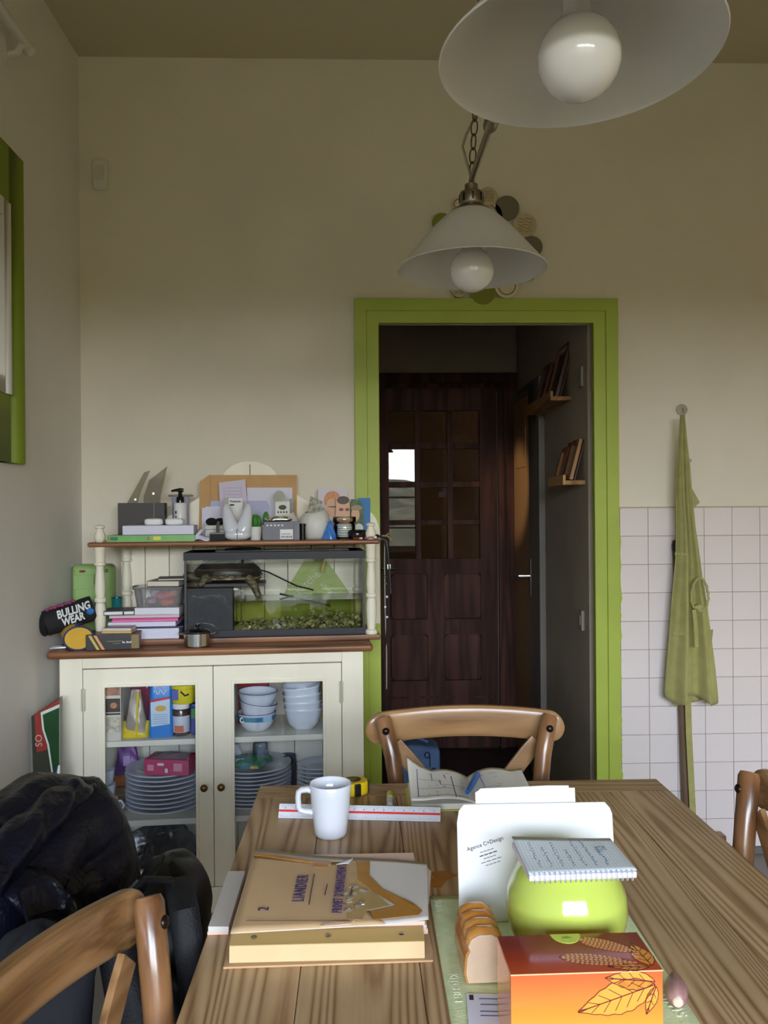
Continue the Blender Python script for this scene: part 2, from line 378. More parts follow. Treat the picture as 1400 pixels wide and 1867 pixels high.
for i in range(3): MB().box(X[0][0], X[2][1], Y0+.006, Y1, Z[i+1][0], Z[i][1]).build('glazing_bar', DARKW, d1, bevel=.003)
PANE = glass('old_door_glass', (.5, .47, .42), 1.55, .004)
for i in range(3):
    for j in range(4):
        pc_ = (X[i][0]+X[i][1])/2; hw2 = (X[i][1]-X[i][0])/2+.004
        MB().box(-hw2, hw2, -.0015, .0015, Z[j][1]-.004, Z[j][0]+.004).build('pane', PANE, d1, (pc_, .002, 0), (0, 0, math.radians((.6, 4.6, 5.2)[i]+random.uniform(-.3, .3))))
for a in px_:
    for b in pz:
        c = .02
        P = [(a[0]+c, b[1]), (a[1]-c, b[1]), (a[1]-c*.5, b[1]+c*.4), (a[1], b[1]+c), (a[1], b[0]-c), (a[1]-c*.5, b[0]-c*.4), (a[1]-c, b[0]), (a[0]+c, b[0]), (a[0]+c*.5, b[0]-c*.4), (a[0], b[0]-c), (a[0], b[1]+c), (a[0]+c*.5, b[1]+c*.4)]
        MB().box(a[0]-.012, a[1]+.012, .004, .014, b[1]-.01, b[0]+.01).build('panel_recess', DARKW, d1)
        MB().prism(P, -.012, .012, 'y').build('panel', DARKW, d1, bevel=.006)
MB().box(-hw+.03, hw-.03, -.024, -.019, hy(790, 1273)[1], hy(790, 1270)[1]).build('kick_board_edge', DARKW, d1)
hx, hz = hy(703, 1036)
MB().tube([(hx-cx-.02, -.02, hz), (hx-cx-.02, -.06, hz), (hx-cx+.05, -.06, hz)], .008, 8).build('lever_handle', STEEL, d1, smooth=True)
# dim room behind the panes
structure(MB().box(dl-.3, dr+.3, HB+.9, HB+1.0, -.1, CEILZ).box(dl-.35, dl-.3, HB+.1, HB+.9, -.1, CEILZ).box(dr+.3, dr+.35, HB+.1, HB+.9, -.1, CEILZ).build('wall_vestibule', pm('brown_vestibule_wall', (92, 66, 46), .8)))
# side door in the hall's right wall
ya, yb = at_x(975, 900, HR).y, at_x(994, 900, HR).y; zt = at_x(985, 690, HR).z
yf_ = HB-.02
t3 = structure(MB().box(HR-.03, HR, yb, ya, 0, zt).box(HR-.03, HR, ya, yf_, zt-.05, zt).build('trim_3', pm('grey_painted_door_post', (128, 122, 116), .6, var=.05), bevel=.003))
d2 = structure(thing('door_2', 'pale brown side door in the hall catching warm light', 'door', (HR-.012, 0, 0))); del d2['category']
MB().box(-.012, .012, ya, yf_, .01, zt-.05).build('door_leaf', pm('pale_brown_door', (176, 142, 104), .45, var=.06, vs=4, stretch=(1, 1, .2)), d2, bevel=.004)
MB().box(-.018, -.012, ya+.09, yf_-.09, 1.55, zt-.14).build('raised_panel', MATS['pale_brown_door'], d2, bevel=.004)
hp = at_x(970, 1050, HR-.02)
MB().box(-.02, -.012, hp.y-.02, hp.y+.02, hp.z-.10, hp.z+.09).build('handle_plate', STEEL, d2, bevel=.003)
MB().tube([(-.018, hp.y, hp.z), (-.07, hp.y, hp.z), (-.07, hp.y+.11, hp.z)], .008, 8).build('lever_handle', STEEL, d2, smooth=True)
# plates on the hall wall close to the jamb
tag(MB().box(-.012, 0, -.03, .03, -.04, .04).build('switch_plate', pm('pale_switch', (150, 146, 132), .5), None, (HR, 3.33, 1.32+245/F*3.33), bevel=.004), 'small pale switch plate high on the dark hall wall', 'switch')
tag(MB().box(-.012, 0, -.02, .02, -.04, .04).box(-.016, -.012, -.008, .008, -.02, .02).build('strike_plate', MATS['pale_switch'], None, (HR, 3.34, .88), bevel=.003), 'pale socket plate low on the dark hall wall', 'socket')
# window in the left wall, closed with an opaque pane that keeps daylight out; green surround, curtain rod over it
wy1 = 2.60; wz0, wz1 = 1.474, 2.40; iy1 = at_x(6, 600, XL).y; iz0 = at_x(4, 720, XL).z; iz1 = at_x(4, 372, XL).z
w1 = structure(thing('window_1', 'window in the left wall with a broad green surround', 'window', (XL, 0, 0))); del w1['category']
iy0 = 1.55; wy0 = 1.40
MB().box(0, .02, iy1, wy1, wz0, wz1).box(0, .02, wy0, iy0, wz0, wz1).box(0, .02, iy0, iy1, wz0, iz0).box(0, .02, iy0, iy1, iz1, wz1).build('green_surround', pm('olive_green_paint', (126, 146, 30), .6), w1, bevel=.002)
MB().box(.0, .026, iy1-.05, iy1, iz0, iz1).box(0, .026, iy0, iy0+.05, iz0, iz1).box(0, .026, iy0+.05, iy1-.05, iz0, iz0+.05).box(0, .026, iy0+.05, iy1-.05, iz1-.05, iz1).build('window_frame', pm('white_gloss_paint', (225, 222, 215), .35), w1, bevel=.003)
MB().box(.002, .008, iy0+.05, iy1-.05, iz0+.05, iz1-.05).build('frosted_pane', pm('frosted_pane', (190, 190, 185), .25), w1)
rz = at_x(50, 85, XL+.05).z; ry = at_x(50, 85, XL+.05).y
cr = thing('curtain_rod', 'white curtain rod under the ceiling above the green framed window', 'curtain rod', (XL+.05, 0, rz))
MB().tube([(0, 1.0, 0), (0, ry, 0)], .014, 12).build('rod', MATS['white_gloss_paint'], cr, smooth=True)
MB().sph((0, ry+.012, 0), .022, .016, .022, 12, 8).build('finial', MATS['white_gloss_paint'], cr, smooth=True)
MB().tube([(0, ry-.03, -.002), (-.02, ry-.03, -.035), (-.05, ry-.03, -.04)], .010, 8).box(-.05, -.044, ry-.05, ry-.01, -.07, 0).build('bracket', MATS['white_gloss_paint'], cr, smooth=True)
# window behind the camera: the room's daylight
w2 = structure(thing('window_2', 'white two-leaf window behind the table', 'window', (0, YF-.08, 0))); del w2['category']
WF = MATS['white_gloss_paint']; mx_ = (WX0+WX1)/2
MB().box(WX0, WX0+.05, -.03, .03, WZ0, WZ1).box(WX1-.05, WX1, -.03, .03, WZ0, WZ1).box(WX0, WX1, -.03, .03, WZ0, WZ0+.05).box(WX0, WX1, -.03, .03, WZ1-.05, WZ1).box(mx_-.05, mx_+.05, -.03, .03, WZ0, WZ1).build('window_frame', WF, w2)
for k, x in enumerate(((WX0+mx_)/2, (WX1+mx_)/2)): MB().box(x-.012, x+.012, -.015, .015, WZ0+.05, WZ1-.05).build('glazing_bar', WF, w2)
for z in (1.10, 1.52): MB().box(WX0+.05, WX1-.05, -.014, .014, z-.012, z+.012).build('glazing_bar', WF, w2)
for a, b in ((WX0+.05, mx_-.05), (mx_+.05, WX1-.05)): MB().box(a, b, -.002, .002, WZ0+.05, WZ1-.05).build('pane', GLASS, w2)
MB().box(WX0-.05, WX1+.05, .03, .20, WZ0-.03, WZ0).build('window_sill', WF, w2, bevel=.004)
# garden slope outside
LEAF = pm('autumn_leaves', (104, 90, 60), .9, vs=2.2, col2=(54, 56, 38))
rr = random.Random(3)
def hill(u, v):
    x = -30+60*u; y = -4.5-13*v; return (x, y, -.5+2.9*v**.8+.12*math.sin(x*1.7)+rr.uniform(-.18, .18))
structure(MB().grid(hill, 70, 26).build('garden_slope', LEAF))
structure(MB().box(-30, 30, -5, YF-.15, -.6, -.5).build('near_ground', pm('darkened_ground', (58, 54, 44), .9, var=.2, vs=3)))  # unseen ground, its colour darkened to dim the upper wall
# motion detector high on the back wall
q = at_y(185, 322, WB)
md = thing('motion_detector', 'small white motion detector high on the back wall', 'detector', (q.x, WB, q.z))
MB().prism(rrect(-.027, .027, -.056, .056, .014), -.028, 0, 'y').build('housing', MATS['white_gloss_paint'], md, bevel=.008, seg=3)
MB().prism(rrect(-.018, .018, -.02, .03, .008), -.033, -.026, 'y').build('lens', pm('detector_lens', (214, 208, 192), .4), md, bevel=.003)
# ring of painted wooden discs over the door
dc = at_y(886, 452, WB-.012)
dw = thing('disc_wreath', 'ring of overlapping green grey and beige discs on the wall over the door', 'wall decoration', dc)
OLV = pm('olive_disc', (128, 138, 44), .7); GRY = pm('taupe_disc', (120, 112, 92), .7); BGE = pm('beige_disc', (206, 190, 156), .75, var=.06, vs=40); WHT = pm('cream_disc', (224, 212, 184), .75)
ink = pm('faded_brown_ink', (140, 124, 92), .8)
for k, (px, py, r, mt) in enumerate([(805.6, 407, 18, OLV), (836, 374, 13, WHT), (889, 360, 17, BGE), (924, 380, 22.5, GRY), (956, 412, 22, BGE), (968, 452, 20, GRY), (962, 492, 20, OLV), (923, 523, 22, WHT), (880, 534, 22.5, OLV), (837, 528, 15, BGE), (812, 500, 21, GRY), (799, 460, 21, BGE), (886, 395, 30, WHT), (850, 440, 30, GRY)]):
    q = at_y(px, py, WB-.012)-dc; R_ = r/F*WB
    d = MB().prism([(a+q.x, b+q.z) for a, b in ellipse(0, 0, R_, R_, 28)], -.006-.004*(k % 3), -.001-.004*(k % 3)+.002, 'y').build('disc', mt, dw, bevel=.001)
    if mt is BGE:
        w_ = MB()
        for t in range(5): w_.tube([(q.x+R_*(-.6+.24*i), -.0075-.004*(k % 3), q.z+R_*(.5-.25*t+.1*math.sin(i*2.3+t))) for i in range(6)], .0009, 5)
        w_.build('faded_scribble', ink, d)
    if mt is WHT: MB().tube([(q.x+R_*.7*math.cos(a*PI/10), -.007-.004*(k % 3), q.z+R_*.7*math.sin(a*PI/10)) for a in range(20)], .0018, 6, closed=True).build('painted_ring', GRY, d)
# picture ledges with frames on the hall wall
def ledge(lab, y0, y1, z):
    L = thing('picture_ledge', lab, 'shelf', (HR, y0, z), group='picture ledges on the hall wall')
    lw = wood('pale_shelf_wood', (120, 84, 46), (176, 128, 76), (196, 150, 98), 'y', 12, 1, 20, .5, .3, .3, knots=False)
    MB().box(-.082, 0, 0, y1-y0, -.018, 0).build('board', lw, L, bevel=.002)
    MB().box(-.09, -.078, 0, y1-y0, -.018, .022).build('front_lip', lw, L, bevel=.002)
    return L
ledge('upper picture ledge on the dark hall wall', 3.49, 4.02, 1.80); ledge('lower picture ledge on the dark hall wall', 3.29, 3.55, 1.44)
FD = wood('red_brown_frame_wood', (50, 26, 14), (92, 52, 28), (120, 72, 40), 'z', 14, 1, 20, .4, .4, .3, knots=False); FL = wood('oak_frame_wood', (96, 60, 30), (150, 100, 56), (176, 126, 76), 'z', 14, 1, 20, .4, .4, .3, knots=False)
def pframe(lab, y, z, w, h, fm, picc, off=.0):
    r = thing('framed_picture', lab, 'framed picture', (HR-.060+off, y, z+.003), (0, .26, 0), group='framed pictures on the hall ledges')
    MB().prism([(-w/2, 0), (w/2, 0), (w/2, h), (-w/2, h)], .008, .018, 'x').build('backing', pm('hardboard', (90, 66, 44), .8), r)
    f = MB()
    for a in ((-w/2, -w/2+.02, 0, h), (w/2-.02, w/2, 0, h), (-w/2+.02, w/2-.02, 0, .02), (-w/2+.02, w/2-.02, h-.02, h)): f.box(-.006, .012, *a)
    f.build('frame', fm, r)
    MB().box(.002, .006, -w/2+.02, w/2-.02, .02, h-.02).build('picture', pm('picture_print'+str(picc[0]), picc, .3, var=.4, vs=14), r)
pframe('wide dark brown picture frame on the near end of the upper hall ledge', 3.62, 1.801, .19, .25, FD, (70, 44, 26), .004); pframe('narrow reddish frame on the far end of the upper hall ledge', 3.87, 1.801, .15, .20, FD, (96, 52, 30), .002)
pframe('pale oak frame at the far end of the lower hall ledge', 3.50, 1.441, .10, .145, FL, (176, 150, 104)); pframe('oak frame at the near end of the lower hall ledge', 3.35, 1.441, .11, .165, FL, (160, 140, 110), .003); pframe('dark middle frame leaning on the lower hall ledge', 3.425, 1.441, .06, .16, FD, (110, 70, 36), .001)
# blue patterned bag standing in the doorway
bx = at_y(757, 1400, 3.45)
bb = thing('storage_bag', 'blue fabric bag with dark loop pattern standing in the doorway', 'bag', (bx.x, 3.45, 0))
MB().prism([(-.10, 0), (.10, 0), (.098, .36), (-.02, .375), (-.098, .35)], -.06, .08, 'y').build('bag_body', pm('dusty_blue_fabric', (92, 120, 168), .85, var=.12, vs=18, bump=.3, bs=60), bb, bevel=.02, seg=3)
for (x, z) in ((.045, .335), (.07, .27), (-.03, .33)):
    MB().tube([(x+.010*math.cos(a*PI/6), -.0625, z+.012*math.sin(a*PI/6)) for a in range(12)], .0022, 6, closed=True).tube([(x+.010, -.0625, z), (x+.011, -.0625, z-.05)], .0022, 6).build('loop_print', pm('navy_ink', (20, 24, 60), .7), bb)
MB().tube([(-.06, -.02, .35), (-.05, -.03, .39), (0, -.03, .40), (.05, -.03, .38)], .006, 8).build('handle_loop', MATS['dusty_blue_fabric'], bb, smooth=True)
# ================================================================== SIDEBOARD
def sroot(name, label, cat, lx, ly, z, rot=0., group=None): return thing(name, label, cat, sb(lx, ly, z), TH+rot, group)
sbd = sroot('sideboard', 'cream painted sideboard with two glazed doors and a brown wooden top', 'sideboard', 0, 0, 0)
CT = .88
MB().box(0, 1.051, 0, .372, CT-.026, CT).build('worktop', BROWN, sbd, bevel=.010, seg=3)
BX0, BX1, BY0, BY1 = .033, 1.020, .03, .365
MB().box(BX0, .105, BY0, BY0+.025, 0, CT-.026).build('front_post', CREAM, sbd, bevel=.002)
MB().box(.948, BX1, BY0, BY0+.025, 0, CT-.026).build('front_post', CREAM, sbd, bevel=.002)
MB().box(.105, .948, BY0, BY0+.025, .818, CT-.026).build('top_rail', CREAM, sbd, bevel=.002)
MB().box(.105, .948, BY0, BY0+.025, .0, .085).build('plinth', CREAM, sbd, bevel=.002)
for x in (BX0, BX1-.02): MB().box(x, x+.02, BY0+.025, BY1, .04, CT-.026).build('side_panel', CREAM, sbd)
n = 9; w_ = (BX1-BX0-.04)/n
for k in range(n): MB().box(BX0+.02+k*w_+.001, BX0+.02+(k+1)*w_-.001, BY1-.012, BY1, .06, CT-.026).build('back_board', CREAM, sbd, bevel=.002)
for z0, z1 in ((.552, .571), (.288, .308), (.075, .095)): MB().box(BX0+.02, BX1-.02, BY0+.026, BY1-.012, z0, z1).build('shelf', CREAM, sbd, bevel=.002)
SH1, SH2, SH3 = .571, .308, .095
def cab_door(x0, x1, g0, g1, hx, kx):
    d = MB(); z0, z1 = .088, .815; gz0, gz1 = .15, .757; y0, y1 = BY0-.001, BY0+.021
    d.ring(x0, x1, z0, z1, g0, g1, gz0, gz1, y0, y1)
    D = d.build('glazed_door', CREAM, sbd, bevel=.0015)
    MB().ring(g0-.008, g1+.008, gz0-.008, gz1+.008, g0+.002, g1-.002, gz0+.002, gz1-.002, y0-.004, y0+.004).build('glazing_bead', CREAM, D, bevel=.002)
    MB().box(g0, g1, BY0+.010, BY0+.013, gz0, gz1).build('pane', glass('cabinet_glass', (.97, .985, 1.0), 1.35), D)
    K = [(0, 0), (.006, 0), (.0055, .006), (.0105, .012), (.0125, .017), (.0115, .022), (.007, .026), (0, .027)]
    MB().lathe(K, 20).xf(Matrix.Translation((kx, y0, .419)) @ Matrix.Rotation(PI/2, 4, 'X')).build('knob', BRASS, D, smooth=True)
    for zz in (.717, .26): MB().cyl((hx, y0-.003, zz-.037), (hx, y0-.003, zz+.037), .0045, n=10).box(hx-.008, hx+.008, y0-.002, y0, zz-.035, zz+.035).build('hinge', pm('painted_hinge', (206, 200, 180), .4, metal=.3), D)
cab_door(.107, .521, .174, .466, .108, .492); cab_door(.523, .946, .589, .885, .945, .547)
# hutch standing on the worktop
hu = sroot('shelf_hutch', 'cream hutch with turned posts and a brown shelf standing on the sideboard', 'shelf unit', 0, 0, 0)
HX0, HX1, HY0, HY1 = .112, 1.086, .088, .372; SHZ = 1.226
MB().box(HX0, HX1, HY0, HY1, CT, .899).build('base_board', BROWN, hu, bevel=.004)
MB().box(HX0-.002, HX1, HY0-.004, HY1, SHZ-.016, SHZ).build('shelf', BROWN, hu, bevel=.006, seg=3)
post = [(0, .899), (.020, .899), (.0215, .904), (.0205, .912), (.014, .917), (.0155, .93), (.018, .97), (.0185, 1.0), (.0165, 1.016), (.014, 1.022), (.0195, 1.028), (.0195, 1.038), (.014, 1.043), (.0165, 1.055), (.0175, 1.07), (.0155, 1.11), (.0125, 1.14), (.0135, 1.146), (.019, 1.150), (.019, 1.158), (.0155, 1.162), (.0175, 1.17), (.0175, 1.20), (.0195, 1.204), (.0195, 1.210), (0, 1.210)]
for x, y in ((.147, .105), (1.056, .105), (.188, .345), (1.03, .345)): MB().lathe(post, 20, (x, y, 0)).build('turned_post', CREAM, hu, smooth=True)
fin = [(0, 1.226), (.012, 1.226), (.018, 1.236), (.019, 1.248), (.013, 1.262), (.011, 1.270), (.016, 1.274), (.016, 1.279), (.011, 1.283), (0, 1.285)]
for x in (.147, 1.056): MB().lathe(fin, 20, (x, .105, 0)).build('finial', CREAM, hu, smooth=True)
n = 11; x0_, x1_ = .165, 1.115; w_ = (x1_-x0_)/n
for k in range(n): MB().box(x0_+k*w_+.0008, x0_+(k+1)*w_-.0008, .358, .372, .899, SHZ-.016).build('back_board', CREAM, hu, bevel=.003)
def crest(x):     # top edge of the shaped back above the shelf
    a = abs(x-.633)
    if a < .11: return 1.425+math.sqrt(max(0, .11**2-a*a))*.79
    return max(SHZ+.001, 1.425-(a-.11)*.62)
P = [(x0_, SHZ)]+[(x0_+(x1_-x0_)*i/80, crest(x0_+(x1_-x0_)*i/80)) for i in range(81)]+[(x1_, SHZ)]
MB().prism(ellipse(1.062, SHZ, .055, .10, 20, 0, PI), .3585, .3695, 'y').build('end_scroll', CREAM, hu, bevel=.003)
MB().prism(P, .358, .370, 'y').build('shaped_back', CREAM, hu, bevel=.003)
MB().box(.6315, .6345, .3570, .3585, 1.40, 1.500).build('centre_joint', pm('dark_joint', (120, 112, 88), .8), hu)

# ================================================================== TABLE
tx0_, tx1_, ty0_, ty1_ = -.203, .621, .06, 1.732
tab = thing('dining_table', 'long old pine dining table covered with papers', 'table', ((tx0_+tx1_)/2, (ty0_+ty1_)/2, 0))
hx_, hy_ = (tx1_-tx0_)/2, (ty1_-ty0_)/2
edges = [-hx_, -.282, -.135, .012, .142, .29, hx_]
for a, b in zip(edges[:-1], edges[1:]): MB().box(a+.0004, b-.0004, -hy_+.075, hy_-.075, TZ-.03, TZ).build('plank', PINE, tab, bevel=.0012, seg=1)
for s in (-1, 1):
    a, b = sorted((s*hy_, s*(hy_-.0745))); MB().box(-hx_, hx_, a, b, TZ-.03, TZ).build('breadboard_end', PINEX, tab, bevel=.003)
for s in (-1, 1):
    MB().box(s*(hx_-.06)-.011, s*(hx_-.06)+.011, -hy_+.1, hy_-.1, TZ-.13, TZ-.03).build('table_rail', PINE, tab)
    MB().box(-hx_+.06, hx_-.06, s*(hy_-.1)-.011, s*(hy_-.1)+.011, TZ-.13, TZ-.03).build('table_rail', PINEX, tab)
    for q in (-1, 1): MB().lathe([(0, 0), (.025, 0), (.03, .04), (.024, .1), (.034, .45), (.03, .55), (.04, .58), (.04, TZ-.03), (0, TZ-.03)], 20, (s*(hx_-.07), q*(hy_-.11), 0)).build('leg', PINE, tab, smooth=True)
# a torn strip of old tape and stains on the wood
q = at_z(800, 1605, TZ+.0005)
tag(MB().prism([(-.03, -.02), (.0, -.028), (.012, .0), (.03, .015), (.012, .032), (-.012, .028), (-.006, .01)], 0, .0006).build('tape_scrap', pm('brown_tape', (176, 116, 44), .35, var=.1, vs=30), None, q), 'torn scrap of brown tape stuck to the table behind the folder', 'tape')

# ================================================================== CHAIRS
def make_chair(label, loc, rz, marks=0):
    c = thing('crossback_chair', label, 'chair', loc, rz, 'bentwood crossback chairs around the table')
    SZ = .46
    MB().lathe([(0, SZ-.012), (.185, SZ-.012), (.197, SZ-.03), (.197, SZ-.002), (.188, SZ+.006), (.165, SZ+.002), (0, SZ)], 40, (0, 0, 0), 1.0, .98).build('seat', ELM, c, smooth=True)
    for s in (-1, 1):
        MB().tube([(s*.20, .27, 0), (s*.172, .225, .25), (s*.150, .185, .42), (s*.147, .186, .50), (s*.151, .200, .66), (s*.168, .219, .78), (s*.186, .236, .855), (s*.188, .238, .862)], [.014, .016, .0175, .0175, .0175, .018, .0185, .015], 16).build('back_post', ELMZ, c, smooth=True)
        MB().tube([(s*.165, -.19, 0), (s*.15, -.165, .25), (s*.135, -.14, SZ-.02)], [.013, .016, .018], 14).build('front_leg', ELMZ, c, smooth=True)
        MB().sph((s*.182, .2145, .836), .0085, .006, .0085, 12, 8).build('bolt', pm('dark_bolt', (40, 28, 24), .3, metal=.6), c, smooth=True)
        pts = []
        for i in range(15):
            u = i/14; x = s*(.163-.25*u**.92); z = .80-.33*u; y = .246-.055*u+.012*math.sin(PI*u)+(.006 if s > 0 else -.006)
            pts.append((x, y, z))
        V = []; Fc = []
        for i, p in enumerate(pts):
            a = Vector(pts[max(0, i-1)]); b2 = Vector(pts[min(14, i+1)]); t = (b2-a).normalized(); n = Vector((-t.z, 0, t.x)).normalized()*.0185; p = Vector(p); y_ = Vector((0, .005, 0))
            V += [p+n-y_, p+n+y_, p-n+y_, p-n-y_]
            if i: k = 4*i; Fc += [(k-4+m, k-4+(m+1) % 4, k+(m+1) % 4, k+m) for m in range(4)]
        Fc += [(0, 1, 2, 3), (56, 57, 58, 59)]
        MB().add(V, Fc).build('cross_brace', ELM, c, bevel=.002)
    def rail(u, v):
        x = -.226*math.cos(PI*u)*(1.0); e = (.226-abs(x))/.226; endr = math.sqrt(max(0., 1-(1-min(1., e/.15))**2)); endr = max(.12, endr)
        yc = .262+.034*(1-(x/.226)**2); zc = .826+.012*(1-(x/.226)**2)
        a = 2*PI*v; h = .036*endr; t = .011*max(.25, endr)
        ca, sa = math.cos(a), math.sin(a); pw = lambda q: math.copysign(abs(q)**.55, q)
        return (x, yc+t*pw(ca), zc+h*pw(sa))
    MB().grid(rail, 61, 20, cv=True).add([rail(0, j/20) for j in range(20)], [tuple(range(20))]).add([rail(1, j/20) for j in range(20)], [tuple(range(20))]).build('top_rail', ELM, c, smooth=True)
    MB().tube([(.19*math.cos(a), .17*math.sin(a)*.9, .20) for a in [2*PI*i/24 for i in range(24)]], .008, 8, closed=True).build('stretcher_ring', ELMZ, c, smooth=True)
    return c
make_chair('honey coloured crossback chair at the far end of the table', (.243, 1.635, 0), 0)
r1 = Vector((-.97, .24)); rz1 = math.atan2(-r1.x, r1.y)
make_chair('crossback chair with worn top rail at the near left of the table', (-.067, .774, 0), rz1)
C2 = Vector((-.305, 1.11, 0)); make_chair('crossback chair under the dark blue puffer jacket', C2, rz1)
make_chair('crossback chair cut off at the right edge of the picture', (.452, 1.24, 0), -PI/2+.05)

# ================================================================== DOUBLE PENDANT LAMP
LX, LZ = .283, 1.905
lamp = thing('pendant_lamp', 'double pendant lamp with two white cone shades hanging over the table', 'lamp', (LX, 1.535, LZ))
OPAL = bpy.data.materials.new('opal_glass'); OPAL.use_nodes = True; nt = OPAL.node_tree; b = nt.nodes['Principled BSDF']
b.inputs['Base Color'].default_value = (.80, .79, .74, 1); b.inputs['Roughness'].default_value = .35
tl = nd(nt, 'ShaderNodeBsdfTranslucent'); tl.inputs[0].default_value = (.8, .76, .66, 1); mxs = nd(nt, 'ShaderNodeMixShader'); mxs.inputs[0].default_value = .22
nt.links.new(b.outputs[0], mxs.inputs[1]); nt.links.new(tl.outputs[0], mxs.inputs[2]); nt.links.new(mxs.outputs[0], nt.nodes['Material Output'].inputs['Surface'])
BULB = pm('milky_bulb_glass', (236, 234, 228), .12, spec=.6)
for y, tilt in ((.487, 0.), (-.462, -.045)):
    TM = Matrix.Translation((.008 if tilt else 0, y, 0)) @ Matrix.Rotation(tilt, 4, 'X') @ Matrix.Rotation(tilt*.5, 4, 'Y') @ Matrix.Translation((0, -y, 0))
    out = [(.050, .139), (.058, .133), (.075, .117), (.094, .099), (.137, .05), (.176, .004), (.181, .0)]
    prof = out+[(.1795, -.002), (.174, .003)]+[(r-.004, z-.004) for r, z in reversed(out[:5])]
    sh = MB().lathe(prof+[prof[0]], 64, (0, y, 0)).xf(TM).build('shade', OPAL, lamp, smooth=True, ang=60)
    MB().lathe([(.0, .205), (.016, .205), (.016, .188), (.027, .186), (.029, .182), (.029, .158), (.027, .155), (.040, .147), (.056, .136), (.056, .132), (.030, .132), (.0, .132)], 32, (0, y, 0)).xf(TM).build('metal_cap', NICKEL, lamp, smooth=True)
    sl = MB()
    for k in range(8): a = PI/4*k+PI/8*0-PI/2; sl.obox((.0292*math.cos(a), y+.0292*math.sin(a), .170), (.002, .005, .018), Matrix.Rotation(a, 3, 'Z'))
    sl.xf(TM).build('vent_slot', BLACK, lamp)
    bz = -.002
    MB().lathe([(0, -.054+bz)]+[(.0535*math.sin(t), -.0535*math.cos(t)+bz) for t in [PI*.085*i for i in range(1, 11)]]+[(.0215, .056+bz), (.019, .062+bz), (.018, .075+bz), (.018, .12+bz), (0, .12+bz)], 36, (0, y, 0)).xf(TM).build('globe_bulb', BULB, lamp, smooth=True)
    MB().cyl((0, y, .085), (0, y, .135), .022, n=24).xf(TM).build('bulb_holder', pm('ivory_bakelite', (214, 206, 178), .4), lamp, smooth=True)
MB().tube([(0, -.462, .20), (0, -.45, .215), (0, .47, .215), (0, .487, .20)], .0075, 12).build('cross_bar', NICKEL, lamp, smooth=True)
for s in (-1, 1): MB().tube([(0, s*.16, .215), (0, s*.17, .215), (0, s*.20, .215), (0, s*.215, .215)], [.012, .015, .015, .010], 16).build('bar_joint', NICKEL, lamp, smooth=True)
MB().lathe([(0, CEILZ-LZ), (.06, CEILZ-LZ), (.058, CEILZ-LZ-.02), (.02, CEILZ-LZ-.045), (0, CEILZ-LZ-.05)], 28).build('ceiling_rose', NICKEL, lamp, smooth=True)
lk = [(.009*math.cos(a), 0, .0175*math.sin(a)) for a in [2*PI*i/16 for i in range(16)]]
link = None
for s in (1, -1):
    p0 = Vector((0, s*.478 if s > 0 else -.455, .222)); p1 = Vector((0, s*.02, CEILZ-LZ-.05)); L_ = (p1-p0).length; nl = int(L_/.0305); dirv = (p1-p0).normalized()
    for k in range(nl):
        if link is None: link = MB().tube(lk, .0018, 8, closed=True).build('chain_link', pm('bronze_chain', (96, 84, 58), .4, metal=.8), lamp, smooth=True); o = link
        else: o = link.copy(); COL.objects.link(o)
        q = dirv.to_track_quat('Z', 'X'); o.rotation_mode = 'QUATERNION'
        from mathutils import Quaternion
        o.rotation_quaternion = q @ Quaternion((0, 0, 1), (PI/2 if k % 2 else 0)+.5); o.location = p0+dirv*(.0305*(k+.5))
MB().tube([(0, .478, .215), (-.012, .47, .25), (-.024, .46, .285), (-.016, .45, .31), (.004, .43, .345), (.010, .40, .40), (0, .35, .52), (.01, .2, .85), (0, .02, CEILZ-LZ-.05)], .003, 8).build('flex', NICKEL, lamp, smooth=True)

# ================================================================== APRON, HOOK, BROOM
hk = at_y(1243, 747, WB-.005)
hook = thing('suction_hook', 'clear round suction hook on the wall over the apron', 'hook', hk)
MB().lathe([(0, 0), (.022, 0), (.021, .003), (.014, .007), (.008, .010), (0, .012)], 24).xf(Matrix.Rotation(PI/2, 4, 'X')).build('suction_cup', glass('clear_plastic', (.92, .9, .86), 1.4, .1, .35, (.8, .74, .66)), hook, smooth=True)
MB().tube([(0, -.008, .004), (0, -.016, .0), (0, -.02, -.012), (0, -.028, -.012), (0, -.03, -.004)], .003, 8).build('hook_tip', MATS['clear_plastic'], hook, smooth=True)
APR = pm('sage_green_cotton', (170, 166, 106), .9, spec=.15, var=.08, vs=26, bump=.35, bs=300, sheen=.2)
prof_l = [(757, 1240), (800, 1237), (850, 1234), (900, 1233), (960, 1235), (1020, 1234), (1100, 1227), (1160, 1223), (1220, 1218), (1262, 1215)]
prof_r = [(757, 1247), (800, 1252), (850, 1258), (900, 1262), (960, 1268), (1020, 1277), (1060, 1282), (1100, 1290), (1160, 1298), (1220, 1306), (1276, 1312)]
def itp(pr, y):
    for (a, b), (c, d) in zip(pr[:-1], pr[1:]):
        if y <= c: return b+(d-b)*max(0, (y-a))/(c-a)
    return pr[-1][1]
aw = WB-.085
def apf(u, v):
    y = 757+v*(1272+8*math.sin(u*9)-757+8*u); xl, xr = itp(prof_l, y), itp(prof_r, y); q = at_y(xl+(xr-xl)*u, y, aw)
    amp = .004+.026*v
    return (q.x, aw-.005+amp*(math.sin(u*PI*4.4+.6+.5*v)+.35*math.sin(u*PI*9+v*3))-.010*math.sin(u*PI)*(.3+v), q.z)
ap = thing('apron', 'sage green cotton apron hanging from the hook on the tiled wall', 'apron', (0, 0, 0))
MB().grid(apf, 41, 60).build('cloth', APR, ap, smooth=True, solid=.003, ang=80)
def back(u, v):
    q = at_y(1248+u*58-14*v, 1150+v*(142-16*u), aw); return (q.x, aw+.026+.008*math.sin(u*7), q.z)
